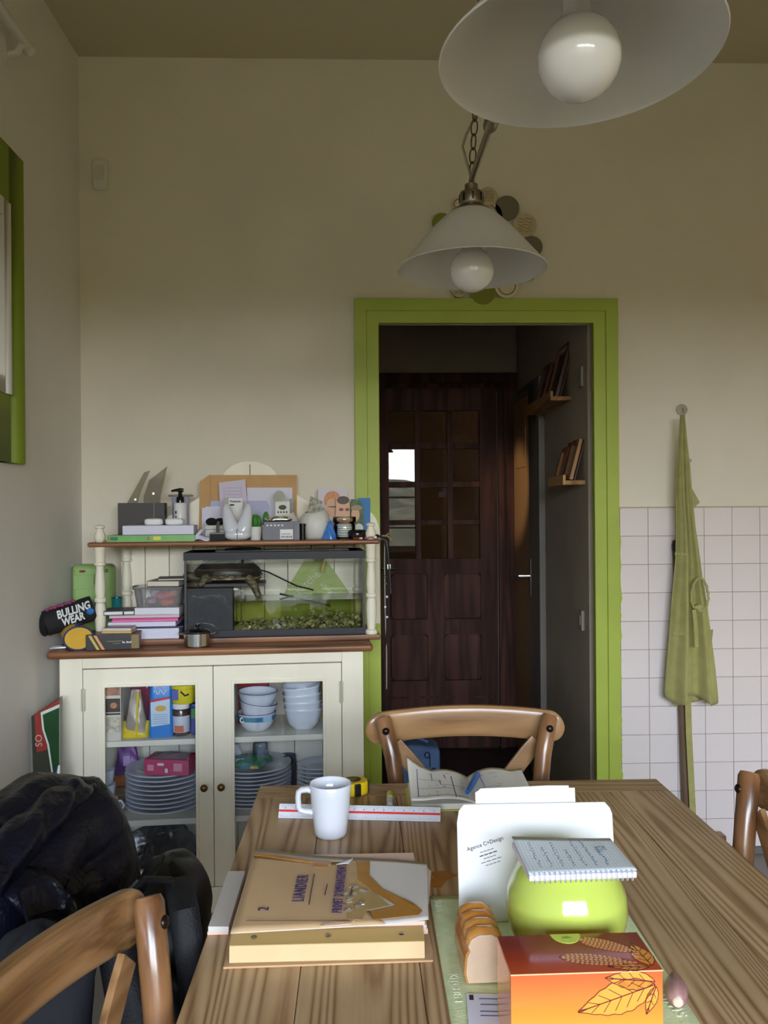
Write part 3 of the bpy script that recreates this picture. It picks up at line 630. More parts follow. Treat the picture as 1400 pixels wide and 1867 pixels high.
MB().grid(back, 16, 20).build('back_fold', APR, ap, smooth=True, solid=.003, ang=80)
q1, q2, q3 = at_y(1260, 893, aw), at_y(1274, 916, aw), at_y(1264, 924, aw)
MB().add([(q1.x, aw-.012, q1.z), (q2.x, aw-.008, q2.z), (q3.x, aw-.012, q3.z)], [(0, 1, 2)]).build('folded_corner', APR, ap, solid=.003)
K = []
for i in range(26):
    t = i/25*2*PI; q = at_y(1268+16*math.cos(t)*(1 if i % 2 else .9), 1082+30*math.sin(t), aw); K.append((q.x, aw-.038-.006*math.sin(t*2), q.z))
MB().tube(K, .0045, 8, closed=True).build('tie_loop', APR, ap, smooth=True)
q = at_y(1268, 1106, aw); MB().sph((q.x, aw-.036, q.z), .020, .012, .014, 14, 8).jit(.003, 4).build('tie_knot', APR, ap, smooth=True)
def tie(pts, w=.0115):
    V = []; Fc = []
    for i, (x, y, d) in enumerate(pts):
        p = at_y(x, y, aw+d); V += [(p.x-w, p.y, p.z), (p.x+w, p.y, p.z)]
        if i: Fc.append((2*i-2, 2*i-1, 2*i+1, 2*i))
    MB().add(V, Fc).build('tie_strap', APR, ap, solid=.002)
tie([(1254, 1270, .02), (1256, 1340, .022), (1260, 1420, .024), (1264, 1500, .026), (1267, 1560, .028)])
tie([(1265, 1112, -.045), (1268, 1140, -.05), (1270, 1180, -.05)], .007)
q = at_y(1254, 838, aw); MB().box(q.x-.006, q.x+.009, q.y-.014, q.y-.010, q.z-.010, q.z+.002).build('strap_buckle', STEEL, ap, bevel=.001)
pr = pm('pale_print', (186, 196, 130), .9)
for px, py, s in ((1242, 1010, 'Kitchen'), (1240, 1155, 'Kitchen'), (1292, 1230, 'NO')):
    q = at_y(px, py, aw-.034); text(s, .016, pr, ap, (q.x, q.y, q.z), (PI/2, 0, 0))
b0, b1 = at_y(1232, 985, WB-.02), at_y(1253, 1520, WB-.035)
d_ = (b1-b0)/(b1.z-b0.z); bf = b0+d_*(.06-b0.z)
brm = thing('broom', 'wooden broom handle with black tip leaning behind the apron', 'broom', bf)
top = b0-bf
MB().tube([(0, 0, 0), top*.97], .0145, 14).build('handle', wood('grey_brown_stick', (58, 44, 34), (96, 76, 60), (120, 98, 78), 'z', 16, 1, 16, .55, .3, .3, knots=False), brm, smooth=True)
MB().tube([top*.965, top*.985, top*1.0], [.0165, .0165, .012], 14).build('tip', BLACK, brm, smooth=True)
MB().box(-.14, .14, -.025, .025, -.02, .03).build('broom_head', ELM, brm, bevel=.006)
bs_ = MB()
for i in range(24):
    for j in range(3): bs_.cyl((-.13+i*.0113, -.016+.016*j, -.02), (-.135+i*.0117, -.02+.02*j, -.058), .004, .003, n=5)
o = bs_.build('bristles', pm('dark_bristle', (50, 44, 40), .8), brm); o['kind'] = 'stuff'
# ================================================================== THINGS ON THE TABLE
INKB = pm('blue_ink', (58, 66, 140), .7); INKK = pm('black_ink', (40, 38, 52), .8); INKV = pm('violet_ink', (62, 44, 96), .8)
# mug
q = at_z(603, 1522, TZ)
mug = thing('mug', 'white tapered mug with square handle standing on the ruler end of the table', 'mug', (q.x, q.y, TZ))
mug['label'] = 'plain white tapered mug with a squarish handle in front of the ruler'
H_ = .0905
MB().lathe([(0, .0012), (.022, .0012), (.0235, 0), (.0262, .0008), (.0285, .006), (.0315, .035), (.0348, .07), (.0365, H_-.001), (.0358, H_), (.0345, H_-.001), (.0325, .06), (.0292, .03), (.0262, .008), (.02, .004), (0, .004)], 48).build('cup', WHITEC, mug, smooth=True, ang=60)
hp = [(-.032, .078), (-.040, .080), (-.050, .079), (-.055, .0755), (-.0562, .066), (-.0555, .051), (-.0525, .0445), (-.045, .042), (-.037, .0415), (-.030, .040)]
MB().tube([(x, 0, z) for x, z in hp], [.0085, .0078, .0074, .0072, .0072, .0072, .0072, .0072, .0074, .008], 14, flat=.72).build('handle', WHITEC, mug, smooth=True)
# tape measure
q = at_z(643, 1446, TZ)
tm = thing('tape_measure', 'yellow and black tape measure lying behind the mug', 'tape measure', (q.x, q.y, TZ), .3)
YEL = pm('yellow_plastic', (240, 206, 24), .3)
MB().prism(rrect(-.031, .031, -.027, .027, .024, 8), 0, .027, 'z').build('case', YEL, tm, bevel=.005, seg=3)
MB().prism(ellipse(0, 0, .017, .014), .0268, .0285).build('label_disc', BLACK, tm, bevel=.0005)
MB().prism(ellipse(0, 0, .010, .008), .0283, .0290).build('grey_badge', pm('bronze_badge', (120, 96, 60), .4), tm)
for a in (-.4, -1.5): MB().obox((.029*math.cos(a), .027*math.sin(a), .0135), (.008, .013, .024), Matrix.Rotation(a, 3, 'Z')).build('rubber_grip', BLACK, tm, bevel=.002)
# triangular scale ruler
a, b_ = at_z(507, 1492, TZ), at_z(803, 1499, TZ)
rl = thing('scale_ruler', 'white triangular scale ruler with a red stripe lying across the table', 'ruler', (a.x, a.y, TZ), math.atan2(b_.y-a.y, b_.x-a.x))
Lr = (b_-a).length
sec = [(0, 0), (.026, 0), (.0275, .002), (.0145, .0225), (.012, .0225), (-.001, .002)]
MB().prism(sec, 0, Lr, 'x').build('body', pm('white_plastic', (214, 217, 228), .35), rl, bevel=.0008, seg=1)
nrm = Vector((0, -.0205, .013)).normalized(); up_ = Vector((0, .013, .0205)).normalized()
Rr = Matrix((Vector((1, 0, 0)), up_, nrm)).transposed(); fc = lambda x, t: Vector((x, -.001, .002))+up_*t+nrm*.0002
MB().obox(fc(Lr/2, .0122), (Lr-.001, .0036, .0016), Rr).build('red_groove', pm('red_plastic', (218, 52, 42), .4), rl)
g = MB()
for i in range(74):
    x = .006+i*(Lr-.012)/73; h = .0042 if i % 5 == 0 else .0022
    g.obox(fc(x, .0225-h/2), (.0004, h, .0004), Rr); g.obox(fc(x, .0012+h*.4), (.0004, h*.8, .0004), Rr)
g.build('graduations', INKK, rl)
for i in range(16): 
    p = fc(.012+i*(Lr-.024)/15, .0172); text(str(i*2 % 10), .0045, INKK, rl, p+nrm*.0003, Rr.to_euler(), name='numeral')
# highlighter
a, b_ = at_z(711, 1446, TZ+.005), at_z(710, 1480, TZ+.005)
hi = thing('marker_pen', 'white marker with yellow green cap lying behind the ruler', 'pen', (a.x, a.y, TZ+.0065))
d_ = Vector((b_.x-a.x, b_.y-a.y, 0)).normalized()
MB().tube([(0, 0, 0), d_*.004, d_*.035], [.0045, .0062, .0064], 14).build('cap', pm('lime_plastic', (206, 220, 40), .35), hi, smooth=True)
MB().tube([d_*.035, d_*.075], .006, 14).build('barrel', MATS['white_plastic'], hi, smooth=True)
# open notebook with sketches
nb = thing('open_notebook', 'open notebook with blue floor plan sketches at the far end of the table', 'notebook', (.21, 1.63, TZ))
CRM = pm('cream_pages', (232, 230, 222), .8, spec=.2); xs = .010
def page(s):
    def fn(u, v):
        W = .122 if s < 0 else .112; x = xs+s*W*u; y = -.064+.132*v+(.01*u*s if s > 0 else -.004*u)
        z = .018+.010*math.sin(min(1, u*1.25)*PI)*(.4+.6*v)-.006*(1-u)**6+.008*v
        if s < 0: z += .036*max(0, u-.6)/.4*v**2+.004*u
        else: z += .006*u**2*v
        return Vector((x, y, z))
    return fn
MB().box(xs-.126, xs+.118, -.068, .068, 0, .002).build('yellow_cover', pm('yellow_cover', (206, 200, 92), .5), nb, bevel=.0008)
MB().box(xs-.121, xs+.113, -.063, .063, .002, .013).build('page_block', CRM, nb, bevel=.001)
for s in (-1, 1): MB().grid(page(s), 20, 14).build('page', CRM, nb, smooth=True, solid=.0012, ang=80)
def sketch(s, segs, w=.0007):
    m = MB(); f = page(s)
    for (u0, v0, u1, v1) in segs:
        n = 6; V = []; Fc = []
        p = [f(u0+(u1-u0)*i/n, v0+(v1-v0)*i/n)+Vector((0, 0, .0011)) for i in range(n+1)]
        d = (p[-1]-p[0]); d.normalize(); nn = Vector((-d.y, d.x, 0))*w
        for i, c in enumerate(p):
            V += [c-nn, c+nn]
            if i: Fc.append((2*i-2, 2*i-1, 2*i+1, 2*i))
        m.add(V, Fc)
    m.build('ink_sketch', INKB, nb)
R9 = random.Random(9)
sk = [(.88, .1, .85, .85), (.85, .62, .5, .60), (.5, .60, .5, .45), (.5, .45, .12, .42), (.88, .36, .3, .33), (.3, .75, .3, .05), (.62, .85, .62, .62), (.9, .12, .1, .10), (.42, .8, .40, .66)]
for i in range(26): u, v = R9.uniform(.1, .9), R9.uniform(.08, .85); sk.append((u, v, u+R9.uniform(-.07, .07), v+R9.uniform(-.015, .015)))
sketch(-1, sk)
sk = [(.2, .75, .22, .4), (.1, .38, .5, .36), (.35, .82, .5, .82)]
for i in range(14): u, v = R9.uniform(.1, .55), R9.uniform(.2, .8); sk.append((u, v, u+R9.uniform(.02, .08), v+R9.uniform(-.01, .01)))
sketch(1, sk, .0005)
pn = thing('blue_pen', 'blue ballpoint pen lying in the fold of the open notebook', 'pen', (.222, 1.625, TZ+.033), (0, 0, -.35))
BLUP = pm('blue_plastic', (28, 104, 186), .3)
MB().tube([(0, .048, .003), (0, .042, .003), (0, -.02, -.001), (0, -.05, -.003)], [.004, .0065, .006, .0045], 12).build('barrel', BLUP, pn, smooth=True)
MB().box(-.0015, .0015, .005, .042, .0085, .011).build('clip', BLUP, pn, bevel=.0006)
# green place mat / tea towel
MAT = pm('pale_green_linen', (222, 234, 188), .9, spec=.15, var=.06, vs=60, bump=.35, bs=350)
ml_, mf = at_z(783, 1637, TZ), at_z(820, 1867, TZ); mr = at_z(1262, 1867, TZ)
mt = thing('tea_towel', 'pale green linen tea towel spread under the bowl and boxes', 'tea towel', (ml_.x, ml_.y, TZ))
ex = Vector((.268, -.004, 0)); ey = Vector((-.004, -.47, 0))
MB().grid(lambda u, v: ex*u+ey*v+Vector((0, 0, .0015+.0006*math.sin(u*23)*math.sin(v*17))), 24, 36).build('cloth', MAT, mt, smooth=True, solid=.0022, ang=80)
MB().grid(lambda u, v: Vector((.008, -.004, -.0006))+ex*u*.98+ey*v*.98+Vector((0, 0, .0008)), 2, 2).build('under_layer', MAT, mt, solid=.0006)
PRW = pm('white_print', (226, 236, 206), .9)
for s, x, y, sz, r_ in (('sum', .012, -.03, .022, -PI/2), ('KITCHEN', .010, -.235, .014, -PI/2), ('sums', .252, -.275, .028, -PI/2+.1), ('Kitchen', .035, -.13, .014, PI/2)): text(s, sz, PRW, mt, (x, y, .0030), (0, 0, r_))
# white envelope propped up, with letters behind
ev = thing('large_envelope', 'large white envelope standing upright behind the green pot', 'envelope', (at_y(838, 1690, 1.13).x, 1.132, TZ+.0035), (-.16, 0, 0))
We, He = .2165, .153
P = [(0, 0), (We, 0), (We, He-.016), (We-.003, He-.008), (We-.010, He), (.010, He), (.003, He-.008), (0, He-.024)]
MB().prism(P, 0, .0022, 'y').build('paper', WHITE, ev, bevel=.0006, seg=1)
text('Agence C+Design', .0072, INKK, ev, (.038, -.0004, He-.052), (PI/2, -.28, 0), name='return_address')
m = MB(); Rt = Matrix.Rotation(-.28, 3, 'Y')
for i, L_ in enumerate((.020, .026, .018, .030, .022)):
    for k in range(4): m.obox((.040+.002*i+L_*(k-1.5)/4*math.cos(.28), -.0003, He-.061-.0042*i+L_*(k-1.5)/4*math.sin(.28)), (L_/4.8, .0003, .0012 if i == 1 else .0007), Rt)
m.build('address_lines', INKK, ev)
lt = thing('letter_stack', 'folded white letters sticking up behind the large envelope', 'letters', (at_y(866, 1470, 1.17).x, 1.140, TZ+.0035), (-.16, 0, 0))
for k, (x0, x1, h) in enumerate(((.0, .140, .170), (.005, .132, .173))):
    MB().prism([(x0, 0), (x1, 0), (x1, h), (x1-.03, h+.0005), (x0+.05, h-.001), (x0+.003, h-.002), (x0, h-.004)], .002*k, .002*k+.0014, 'y').build('folded_letter', WHITE, lt)
MB().box(.095, .105, -.0004, .0004, .155, .165).build('stamp_print', pm('faint_stamp', (238, 232, 214), .8), lt)
# lime green round pot with a spiral pad on top
bq = at_y(1032, 1660, 1.035)
pot = thing('round_pot', 'glossy lime green round pot with white inside on the tea towel', 'pot', (bq.x, 1.035, TZ+.0035))
LIME = pm('lime_glaze', (186, 204, 92), .10, spec=.6, coat=.4)
MB().lathe([(0, .001), (.036, .0), (.040, .001), (.058, .016), (.070, .040), (.0745, .065), (.072, .088), (.063, .108), (.052, .1255), (.049, .1275)], 56).build('body', LIME, pot, smooth=True, ang=70)
MB().lathe([(.049, .1275), (.0465, .1265), (.057, .108), (.067, .085), (.069, .065), (.06, .03), (.03, .006), (0, .005)], 48).build('inside', WHITEC, pot, smooth=True, ang=70)
pf, pbk = .962, 1.058; pz_ = TZ+.1325
pxl, pxr = at_y(965, 1615, pf).x, at_y(1163, 1615, pf).x
pad = thing('spiral_notepad', 'squared spiral notepad with a handwritten list lying on the green pot', 'notepad', (pxl, pf, pz_), (.012, .0, .025))
Wp = pxr-pxl; Dp = pbk-pf
SQ = bpy.data.materials.new('squared_paper'); SQ.use_nodes = True; nt = SQ.node_tree; b = nt.nodes['Principled BSDF']; b.inputs['Roughness'].default_value = .8
tc = nd(nt, 'ShaderNodeTexCoord'); br = nd(nt, 'ShaderNodeTexBrick'); br.offset = 0; br.inputs['Scale'].default_value = 1; br.inputs['Brick Width'].default_value = .004; br.inputs['Row Height'].default_value = .004; br.inputs['Mortar Size'].default_value = .00025
br.inputs['Color1'].default_value = lin((236, 242, 244)); br.inputs['Color2'].default_value = lin((234, 240, 244)); br.inputs['Mortar'].default_value = lin((176, 198, 222))
nt.links.new(tc.outputs['Object'], br.inputs['Vector']); nt.links.new(br.outputs[0], b.inputs['Base Color'])
MB().box(0, Wp, 0, Dp, 0, .007).build('page_block', pm('pinkish_white_pages', (232, 226, 240), .8), pad, bevel=.001)
def tp_(u, v): return (Wp*u, Dp*v, .0078+.006*u*(1-v)*.2+.010*v**2*(1-u)**1.5*.6)
MB().grid(tp_, 14, 10).build('top_page', SQ, pad, smooth=True, solid=.0006, ang=80)
w = MB()
for i in range(20):
    x = .006+i*(Wp-.012)/19; w.tube([(x, .004*math.cos(t)-.001, .004+.0058*math.sin(t)) for t in [2*PI*k/12 for k in range(12)]], .0007, 5, closed=True)
w.build('spiral_wire', pm('white_wire', (206, 206, 220), .3, metal=.3), pad, smooth=True)
m = MB()
for i in range(7):
    x = .018+i*.0135; 
    for k in range(R9.randint(7, 11)):
        y = .018+k*.0068; L_ = R9.uniform(.003, .0058); m.obox((x+R9.uniform(-.0014, .0014), y, tp_(x/Wp, y/Dp)[2]+.0006), (.0007, L_, .0002), Matrix.Rotation(R9.uniform(-.5, .5), 3, 'Z'))
        m.obox((x+R9.uniform(-.0024, .0024), y+.002, tp_(x/Wp, y/Dp)[2]+.0006), (R9.uniform(.002, .004), .0006, .0002), Matrix.Rotation(R9.uniform(-.5, .5), 3, 'Z'))
for t in range(14): a = t*.6; m.obox((Wp-.025+.006*math.cos(a), .055+.008*math.sin(a*1.3), .0115), (.0006, .005, .0003), Matrix.Rotation(a, 3, 'Z'))
m.build('handwriting', pm('grey_blue_ink', (96, 126, 150), .8), pad)
# loaf shaped ceramic
l0 = at_z(848, 1800, TZ)
lf = thing('loaf_ornament', 'small bread loaf ornament with ribbed golden crust beside the orange box', 'ornament', (l0.x, .985, TZ+.0035), .03)
W_, Ln = .049, .080
def outl(s=1.): return [(.002, .0), (W_-.002, .0), (W_+.001, .012), (W_-.001, .034*s), (W_-.005, .040*s), (W_-.002, .046*s), (W_-.006, .056*s), (W_/2+.008, .0615*s), (W_/2-.008, .0615*s), (.006, .056*s), (.002, .046*s), (.005, .040*s), (.001, .034*s), (-.001, .012)]
CRU = pm('glazed_golden_crust', (186, 112, 40), .25, spec=.5, coat=.4, vs=25, col2=(214, 150, 74)); CRB = pm('cream_crumb', (222, 192, 164), .5, var=.03, vs=50)
nr = 25; V = []; Fc = []; no = len(outl())
for i in range(nr):
    v = i/(nr-1); rib = 1+.055*abs(math.sin(v*PI*4)) ; rib = rib-.04
    if i in (0, nr-1): rib = .93
    for (x, z) in outl(): V.append((W_/2+(x-W_/2)*(rib if z > .045 else 1.), Ln*v, z*(rib if z > .04 else 1)))
for i in range(nr-1):
    for j in range(no): Fc.append((i*no+j, i*no+(j+1) % no, (i+1)*no+(j+1) % no, (i+1)*no+j))
Fc += [tuple(range(no)), tuple(range((nr-1)*no, nr*no))]
MB().add(V, Fc).build('crust', CRU, lf, smooth=True, ang=50)
MB().prism([(W_/2+(x-W_/2)*.93, .001+z*.92) for x, z in outl()], -.0025, .002, 'y').build('cut_face', CRB, lf, bevel=.0015)
# orange box with cocoa pods
ob_ = thing('orange_box', 'glossy orange cardboard box printed with cocoa pods and leaves', 'box', (.2305, .8855, TZ+.0035), .012)
bw, bd, bh = .0785, .0385, .0865
def grad(name, c0, c1, c2, axis, lo, hi, rough=.2):
    m = bpy.data.materials.new(name); m.use_nodes = True; nt = m.node_tree; b = nt.nodes['Principled BSDF']; b.inputs['Roughness'].default_value = rough; b.inputs['Coat Weight'].default_value = .5; b.inputs['Coat Roughness'].default_value = .06
    tc = nd(nt, 'ShaderNodeTexCoord'); sp = nd(nt, 'ShaderNodeSeparateXYZ'); mr_ = nd(nt, 'ShaderNodeMapRange'); mr_.inputs[1].default_value = lo; mr_.inputs[2].default_value = hi
    r = nd(nt, 'ShaderNodeValToRGB'); r.color_ramp.elements[0].color = lin(c0); r.color_ramp.elements[1].color = lin(c2); x = r.color_ramp.elements.new(.5); x.color = lin(c1)
    nt.links.new(tc.outputs['Object'], sp.inputs[0]); nt.links.new(sp.outputs['XYZ'.index(axis)], mr_.inputs[0]); nt.links.new(mr_.outputs[0], r.inputs[0]); nt.links.new(r.outputs[0], b.inputs['Base Color']); return m
OF = grad('orange_printed_card', (248, 176, 66), (240, 140, 52), (226, 92, 44), 'Z', 0., .0865)
OT = grad('red_printed_card', (212, 82, 40), (168, 54, 36), (132, 42, 40), 'Y', -.0385, .02)
MB().box(-bw, bw, -bd, bd, 0, bh-.0006).build('carton', OF, ob_, bevel=.0012)
MB().box(-bw+.0004, bw-.0004, -bd+.0004, bd, bh-.0008, bh).build('lid', OT, ob_)
MB().tube([(-bw, -bd, bh-.0006), (bw, -bd, bh-.0006)], .0007, 6).build('worn_edge', pm('worn_card_edge', (250, 196, 150), .6), ob_)
LFO = pm('printed_leaf_orange', (240, 158, 62), .25, coat=.4); MAR = pm('printed_maroon', (112, 28, 28), .3, coat=.4); PODC = pm('printed_pod_tan', (226, 150, 92), .3, coat=.4)
def leaf(M, L, W, veins=6, nm='printed_leaf', lift=.0):
    A = [(L*t, W*math.sin(PI*t**.8)*(1+.05*math.sin(t*40))) for t in [i/24 for i in range(25)]]; B = [(x, -y*.95) for x, y in reversed(A[1:-1])]
    l = MB().prism(A+B, lift, lift+.0002).xf(M).build(nm, LFO, ob_)
    v = MB(); z = lift+.0002
    ring = [(x, y, z) for x, y in A+B]
    for p0, p1 in zip(ring, ring[1:]+ring[:1]): v.bar(p0, p1, .0008, .0003)
    v.bar((0, 0, z), (L, 0, z), .0011, .0003)
    for i in range(1, veins):
        t = i/veins; 
        for s in (-1, 1): v.bar((L*t, 0, z), (L*min(1, t+.13), s*W*.72*math.sin(PI*min(1, (t+.1))**.8), z), .0007, .0003)
    v.xf(M).build('leaf_veins', MAR, l)
FR_ = Matrix.Translation((0, -bd-.0002, 0)) @ Matrix.Rotation(PI/2, 4, 'X')      # drawing plane on the front
TP_ = Matrix.Translation((0, 0, bh))
leaf(FR_ @ Matrix.Translation((.070, .072, 0)) @ Matrix.Rotation(PI+.31, 4, 'Z'), .084, .017, 7)
leaf(FR_ @ Matrix.Translation((.070, .075, 0)) @ Matrix.Rotation(PI-.10, 4, 'Z'), .052, .010, 5)
leaf(FR_ @ Matrix.Translation((.071, .070, 0)) @ Matrix.Rotation(-PI/2-.35, 4, 'Z'), .030, .006, 4)
leaf(TP_ @ Matrix.Translation((.070, -.030, 0)) @ Matrix.Rotation(PI/2+.15, 4, 'Z'), .045, .011, 5)
leaf(TP_ @ Matrix.Translation((.066, -.033, 0)) @ Matrix.Rotation(PI-.08, 4, 'Z'), .042, .006, 5)
def pod(M, L, W):
    A = [(L*t, W*math.sin(PI*t**.75)**.8) for t in [i/20 for i in range(21)]]; B = [(x, -y) for x, y in reversed(A[1:-1])]
    p = MB().prism(A+B, 0, .0002).xf(M).build('printed_cocoa_pod', MAR, ob_)
    g = MB()
    for i in range(1, 17):
        t = i/17; hw_ = W*math.sin(PI*t**.75)**.8
        for j in range(-2, 3):
            if abs(j) == 2 and hw_ < W*.6: continue
            c = (L*(t+.012*(j % 2)), j*hw_*.38); g.prism([(c[0]+a, c[1]+b2) for a, b2 in ellipse(0, 0, L/40, hw_*.17, 8)], .0002, .0004)
    g.xf(M).build('pod_scales', PODC, p)
pod(TP_ @ Matrix.Translation((-.022, -.008, 0)) @ Matrix.Rotation(-.20, 4, 'Z'), .082, .0115)
pod(TP_ @ Matrix.Translation((.008, .028, 0)) @ Matrix.Rotation(-.50, 4, 'Z'), .068, .011)
SEAL = pm('lime_seal', (206, 222, 96), .5)
MB().prism(ellipse(-.003, bd, .0165, .020, 20, PI, 2*PI), bh, bh+.0004).build('paper_seal', SEAL, ob_)
text('1001', .006, pm('seal_print', (130, 150, 60), .6), ob_, (-.003, bd-.009, bh+.0006))
# card beneath the box
cd_ = thing('business_card', 'white printed card lying under the left end of the orange box', 'card', at_z(850, 1812, TZ+.004), -.09)
MB().box(0, .05, -.075, 0, 0, .0006).build('card', LAV, cd_)
MB().box(.003, .008, -.013, -.003, .0006, .0008).build('black_emblem', INKK, cd_)
m = MB()
for i, (x0, x1, y) in enumerate(((.014, .045, -.010), (.015, .045, -.021), (.014, .036, -.034), (.014, .040, -.042))): m.box(x0, x1, y-.0007, y+.0007, .0006, .0008)
m.build('printed_lines', INKB, cd_)
# shallot
s0 = at_z(1232, 1830, TZ)
sh_ = thing('shallot', 'small purple shallot lying on the edge of the tea towel', 'shallot', (s0.x, s0.y, TZ+.0165), (.06, 0, -.28))
SHM = pm('purple_skin', (134, 92, 98), .35, vs=9, col2=(176, 140, 132), stretch=(8, 1, 8))
MB().lathe([(0, -.024), (.006, -.0235), (.0105, -.018), (.0128, -.008), (.0125, .002), (.0095, .014), (.0055, .024), (.002, .031), (0, .033)], 24).xf(Matrix.Rotation(-PI/2, 4, 'X')).build('bulb', SHM, sh_, smooth=True, ang=70)
MB().lathe([(0, -.0262), (.0045, -.0258), (.006, -.0240), (.0045, -.0225), (0, -.0225)], 16).xf(Matrix.Rotation(-PI/2, 4, 'X')).build('root_end', pm('pale_root', (216, 196, 176), .8, bump=.6, bs=400), sh_, smooth=True)
# old project folder
fo = thing('project_folder', 'thick old kraft folder with violet hand lettering and brown tape on the table', 'folder', (0, 0, TZ))
KR = pm('aged_kraft', (206, 172, 130), .8, var=.05, vs=12); KR2 = pm('cream_card', (216, 188, 142), .75, var=.04, vs=14); PNK = pm('pink_paper', (228, 196, 178), .8, var=.04, vs=20); GRP = pm('grey_white_paper', (214, 208, 202), .8); TPE = pm('old_brown_tape', (178, 122, 54), .3, var=.1, vs=30, coat=.3)
def zpoly(pts, z, t, name, mat, parent=fo, jitter=0):
    P = [at_z(x, y, TZ+z) for x, y in pts]; return MB().prism([(p.x, p.y) for p in P], z, z+t).build(name, mat, parent)
x0_, x1_ = at_z(408, 1762, TZ).x, at_z(790, 1755, TZ).x
MB().prism([(x0_, 1.036), (x1_, 1.040), (x1_+.002, 1.06), (x1_-.004, 1.30), (x0_, 1.30)], 0, .003).build('back_board', pm('worn_board', (196, 160, 120), .8, var=.06, vs=12), fo, bevel=.0012)
MB().prism([(1.044, .003), (1.048, .022), (1.070, .0285), (1.10, .0285), (1.10, .003)], x0_+.006, x1_-.010, 'x').build('spine_strip', KR2, fo, bevel=.001)
MB().prism([(1.0485, .0228), (1.070, .0293), (1.074, .0293), (1.074, .0288), (1.049, .0222)], x0_+.006, x1_-.010, 'x').build('spine_tape', pm('olive_tape', (176, 146, 92), .35, coat=.3), fo)
for px in (460, 597, 734): q = at_z(px, 1719, TZ+.028); MB().lathe([(0, .0012), (.003, .001), (.0042, 0)], 14, (q.x, 1.060, .0268)).build('stud', STEEL, fo, smooth=True)
lay = [(PNK, .003, .011, -.153, .083, 1.075, 1.292), (KR2, .011, .015, -.150, .080, 1.072, 1.285), (PNK, .015, .022, -.155, .088, 1.080, 1.295), (GRP, .022, .028, -.152, .086, 1.078, 1.290), (PNK, .028, .034, -.150, .084, 1.076, 1.294)]
for mt_, z0, z1, a, b2, c, d in lay: MB().box(a, b2, c, d, z0, z1).build('paper_layer', mt_, fo, bevel=.001)
def cov(u, v):
    BL, BR, FR2, FL2 = [at_z(*p, TZ+.037) for p in ((466, 1549), (778, 1574), (781, 1679), (420, 1697))]
    p = (FL2*(1-u)+FR2*u)*(1-v)+(BL*(1-u)+BR*u)*v
    return Vector((p.x, p.y, .0365+.0016*math.sin(u*7+v*2)*v-.003*(1-v)**4*(1-u*.5)+.004*max(0, u-.8)*5*(1-v)**2))
MB().grid(cov, 24, 18).build('cover', GRP, fo, smooth=True, solid=.001, ang=80)
def patch(pts, name, mat, dz, parent=fo):
    V = [cov(u, v)+Vector((0, 0, dz)) for u, v in pts]; n = len(V)
    return MB().add(V+[p-Vector((0, 0, .0006)) for p in V], [tuple(range(n)), tuple(reversed(range(n, 2*n)))]+[(i, (i+1) % n, n+(i+1) % n, n+i) for i in range(n)]).build(name, mat, parent)
def strip(a, b2, k=8): return [(a[0]+(b2[0]-a[0])*i/k, a[1]+(b2[1]-a[1])*i/k) for i in range(k+1)]
# kraft paper of the cover: strips so that it follows the sheet
edge_top = lambda u: .90 if u < .45 else (.84 if u < .56 else .92)
rt = lambda v: .60+.02*math.sin(v*9)+(.0 if v > .3 else (.3-v)*.6)
kf = MB().grid(lambda u, v: cov(.005+u*(rt(v*.9)-.005), v*.9)+Vector((0, 0, .0012)), 16, 16)
kf.build('kraft_sheet', KR, fo, smooth=True, solid=.0006, ang=80)
patch(strip((.0, .93), (.46, .90))+strip((.46, .845), (.0, .89)), 'brown_tape', TPE, .0022)
patch([(.36, .85), (.44, .85), (.44, .79), (.36, .79)], 'brown_tape', TPE, .0026)
patch([(.60, .92), (.68, .93), (.68, .70), (.76, .48), (.92, .25), (.97, .12), (.95, .06), (.72, .05), (.70, .16), (.84, .22), (.72, .42), (.62, .62)], 'brown_tape', TPE, .0024)
patch([(.55, .93), (.60, .93), (.63, .66), (.70, .45), (.80, .24), (.68, .18), (.66, .06), (.58, .08), (.56, .4)], 'clear_tape', pm('yellowed_clear_tape', (184, 150, 104), .15, coat=.6, var=.1, vs=30), .0020)
patch([(.49, .85), (.55, .92), (.58, .96), (.56, .88)], 'torn_flap', WHITE, .0030)
patch([(.45, .0), (.60, .01), (.62, .05), (.47, .03)], 'pink_corner', PNK, .0030)
cr = MB()
for i in range(9): u, v = .60+R9.uniform(-.05, .06), .2+.04*i+R9.uniform(-.02, .02); p = cov(u, v); cr.sph((p.x, p.y, p.z+.002), R9.uniform(.004, .008), R9.uniform(.003, .006), .0022, 7, 5)
cr.jit(.0012, 5).build('crumpled_tape', glass('crinkled_film', (.9, .86, .8), 1.5, .1, .25, (.8, .7, .55)), fo)
def ftext(s, px, py, size, sq):
    q = at_z(px, py, TZ+.04); text(s, size, INKV, fo, (q.x, q.y, .0392), (0, 0, PI/2-.03), squeeze=sq, space=1.22, name='hand_lettering')
ftext('LIANDIER', 549, 1618, .0235, .68); ftext("PROJET D'AMENAGEMENT", 620, 1617, .0190, .56); ftext('2', 481, 1656, .020, 1.)
for (pa, pb) in (((563, 1648), (573, 1592)), ((592, 1631), (597, 1611)), ((639, 1631), (643, 1613))):
    a, b2 = at_z(*pa, TZ+.04), at_z(*pb, TZ+.04); MB().bar((a.x, a.y, .0392), (b2.x, b2.y, .0392), .0012, .0006).build('ink_line', INKV, fo)
pa, pb = at_z(450, 1678, TZ+.04), at_z(640, 1678, TZ+.04); MB().bar((pa.x, pa.y, .0385), (pb.x, pb.y, .0385), .0012, .0006).build('crease', pm('brown_crease', (150, 118, 88), .9), fo)
zpoly([(776, 1580), (786, 1590), (782, 1650), (776, 1640)], .030, .0012, 'pink_sheet', PNK)
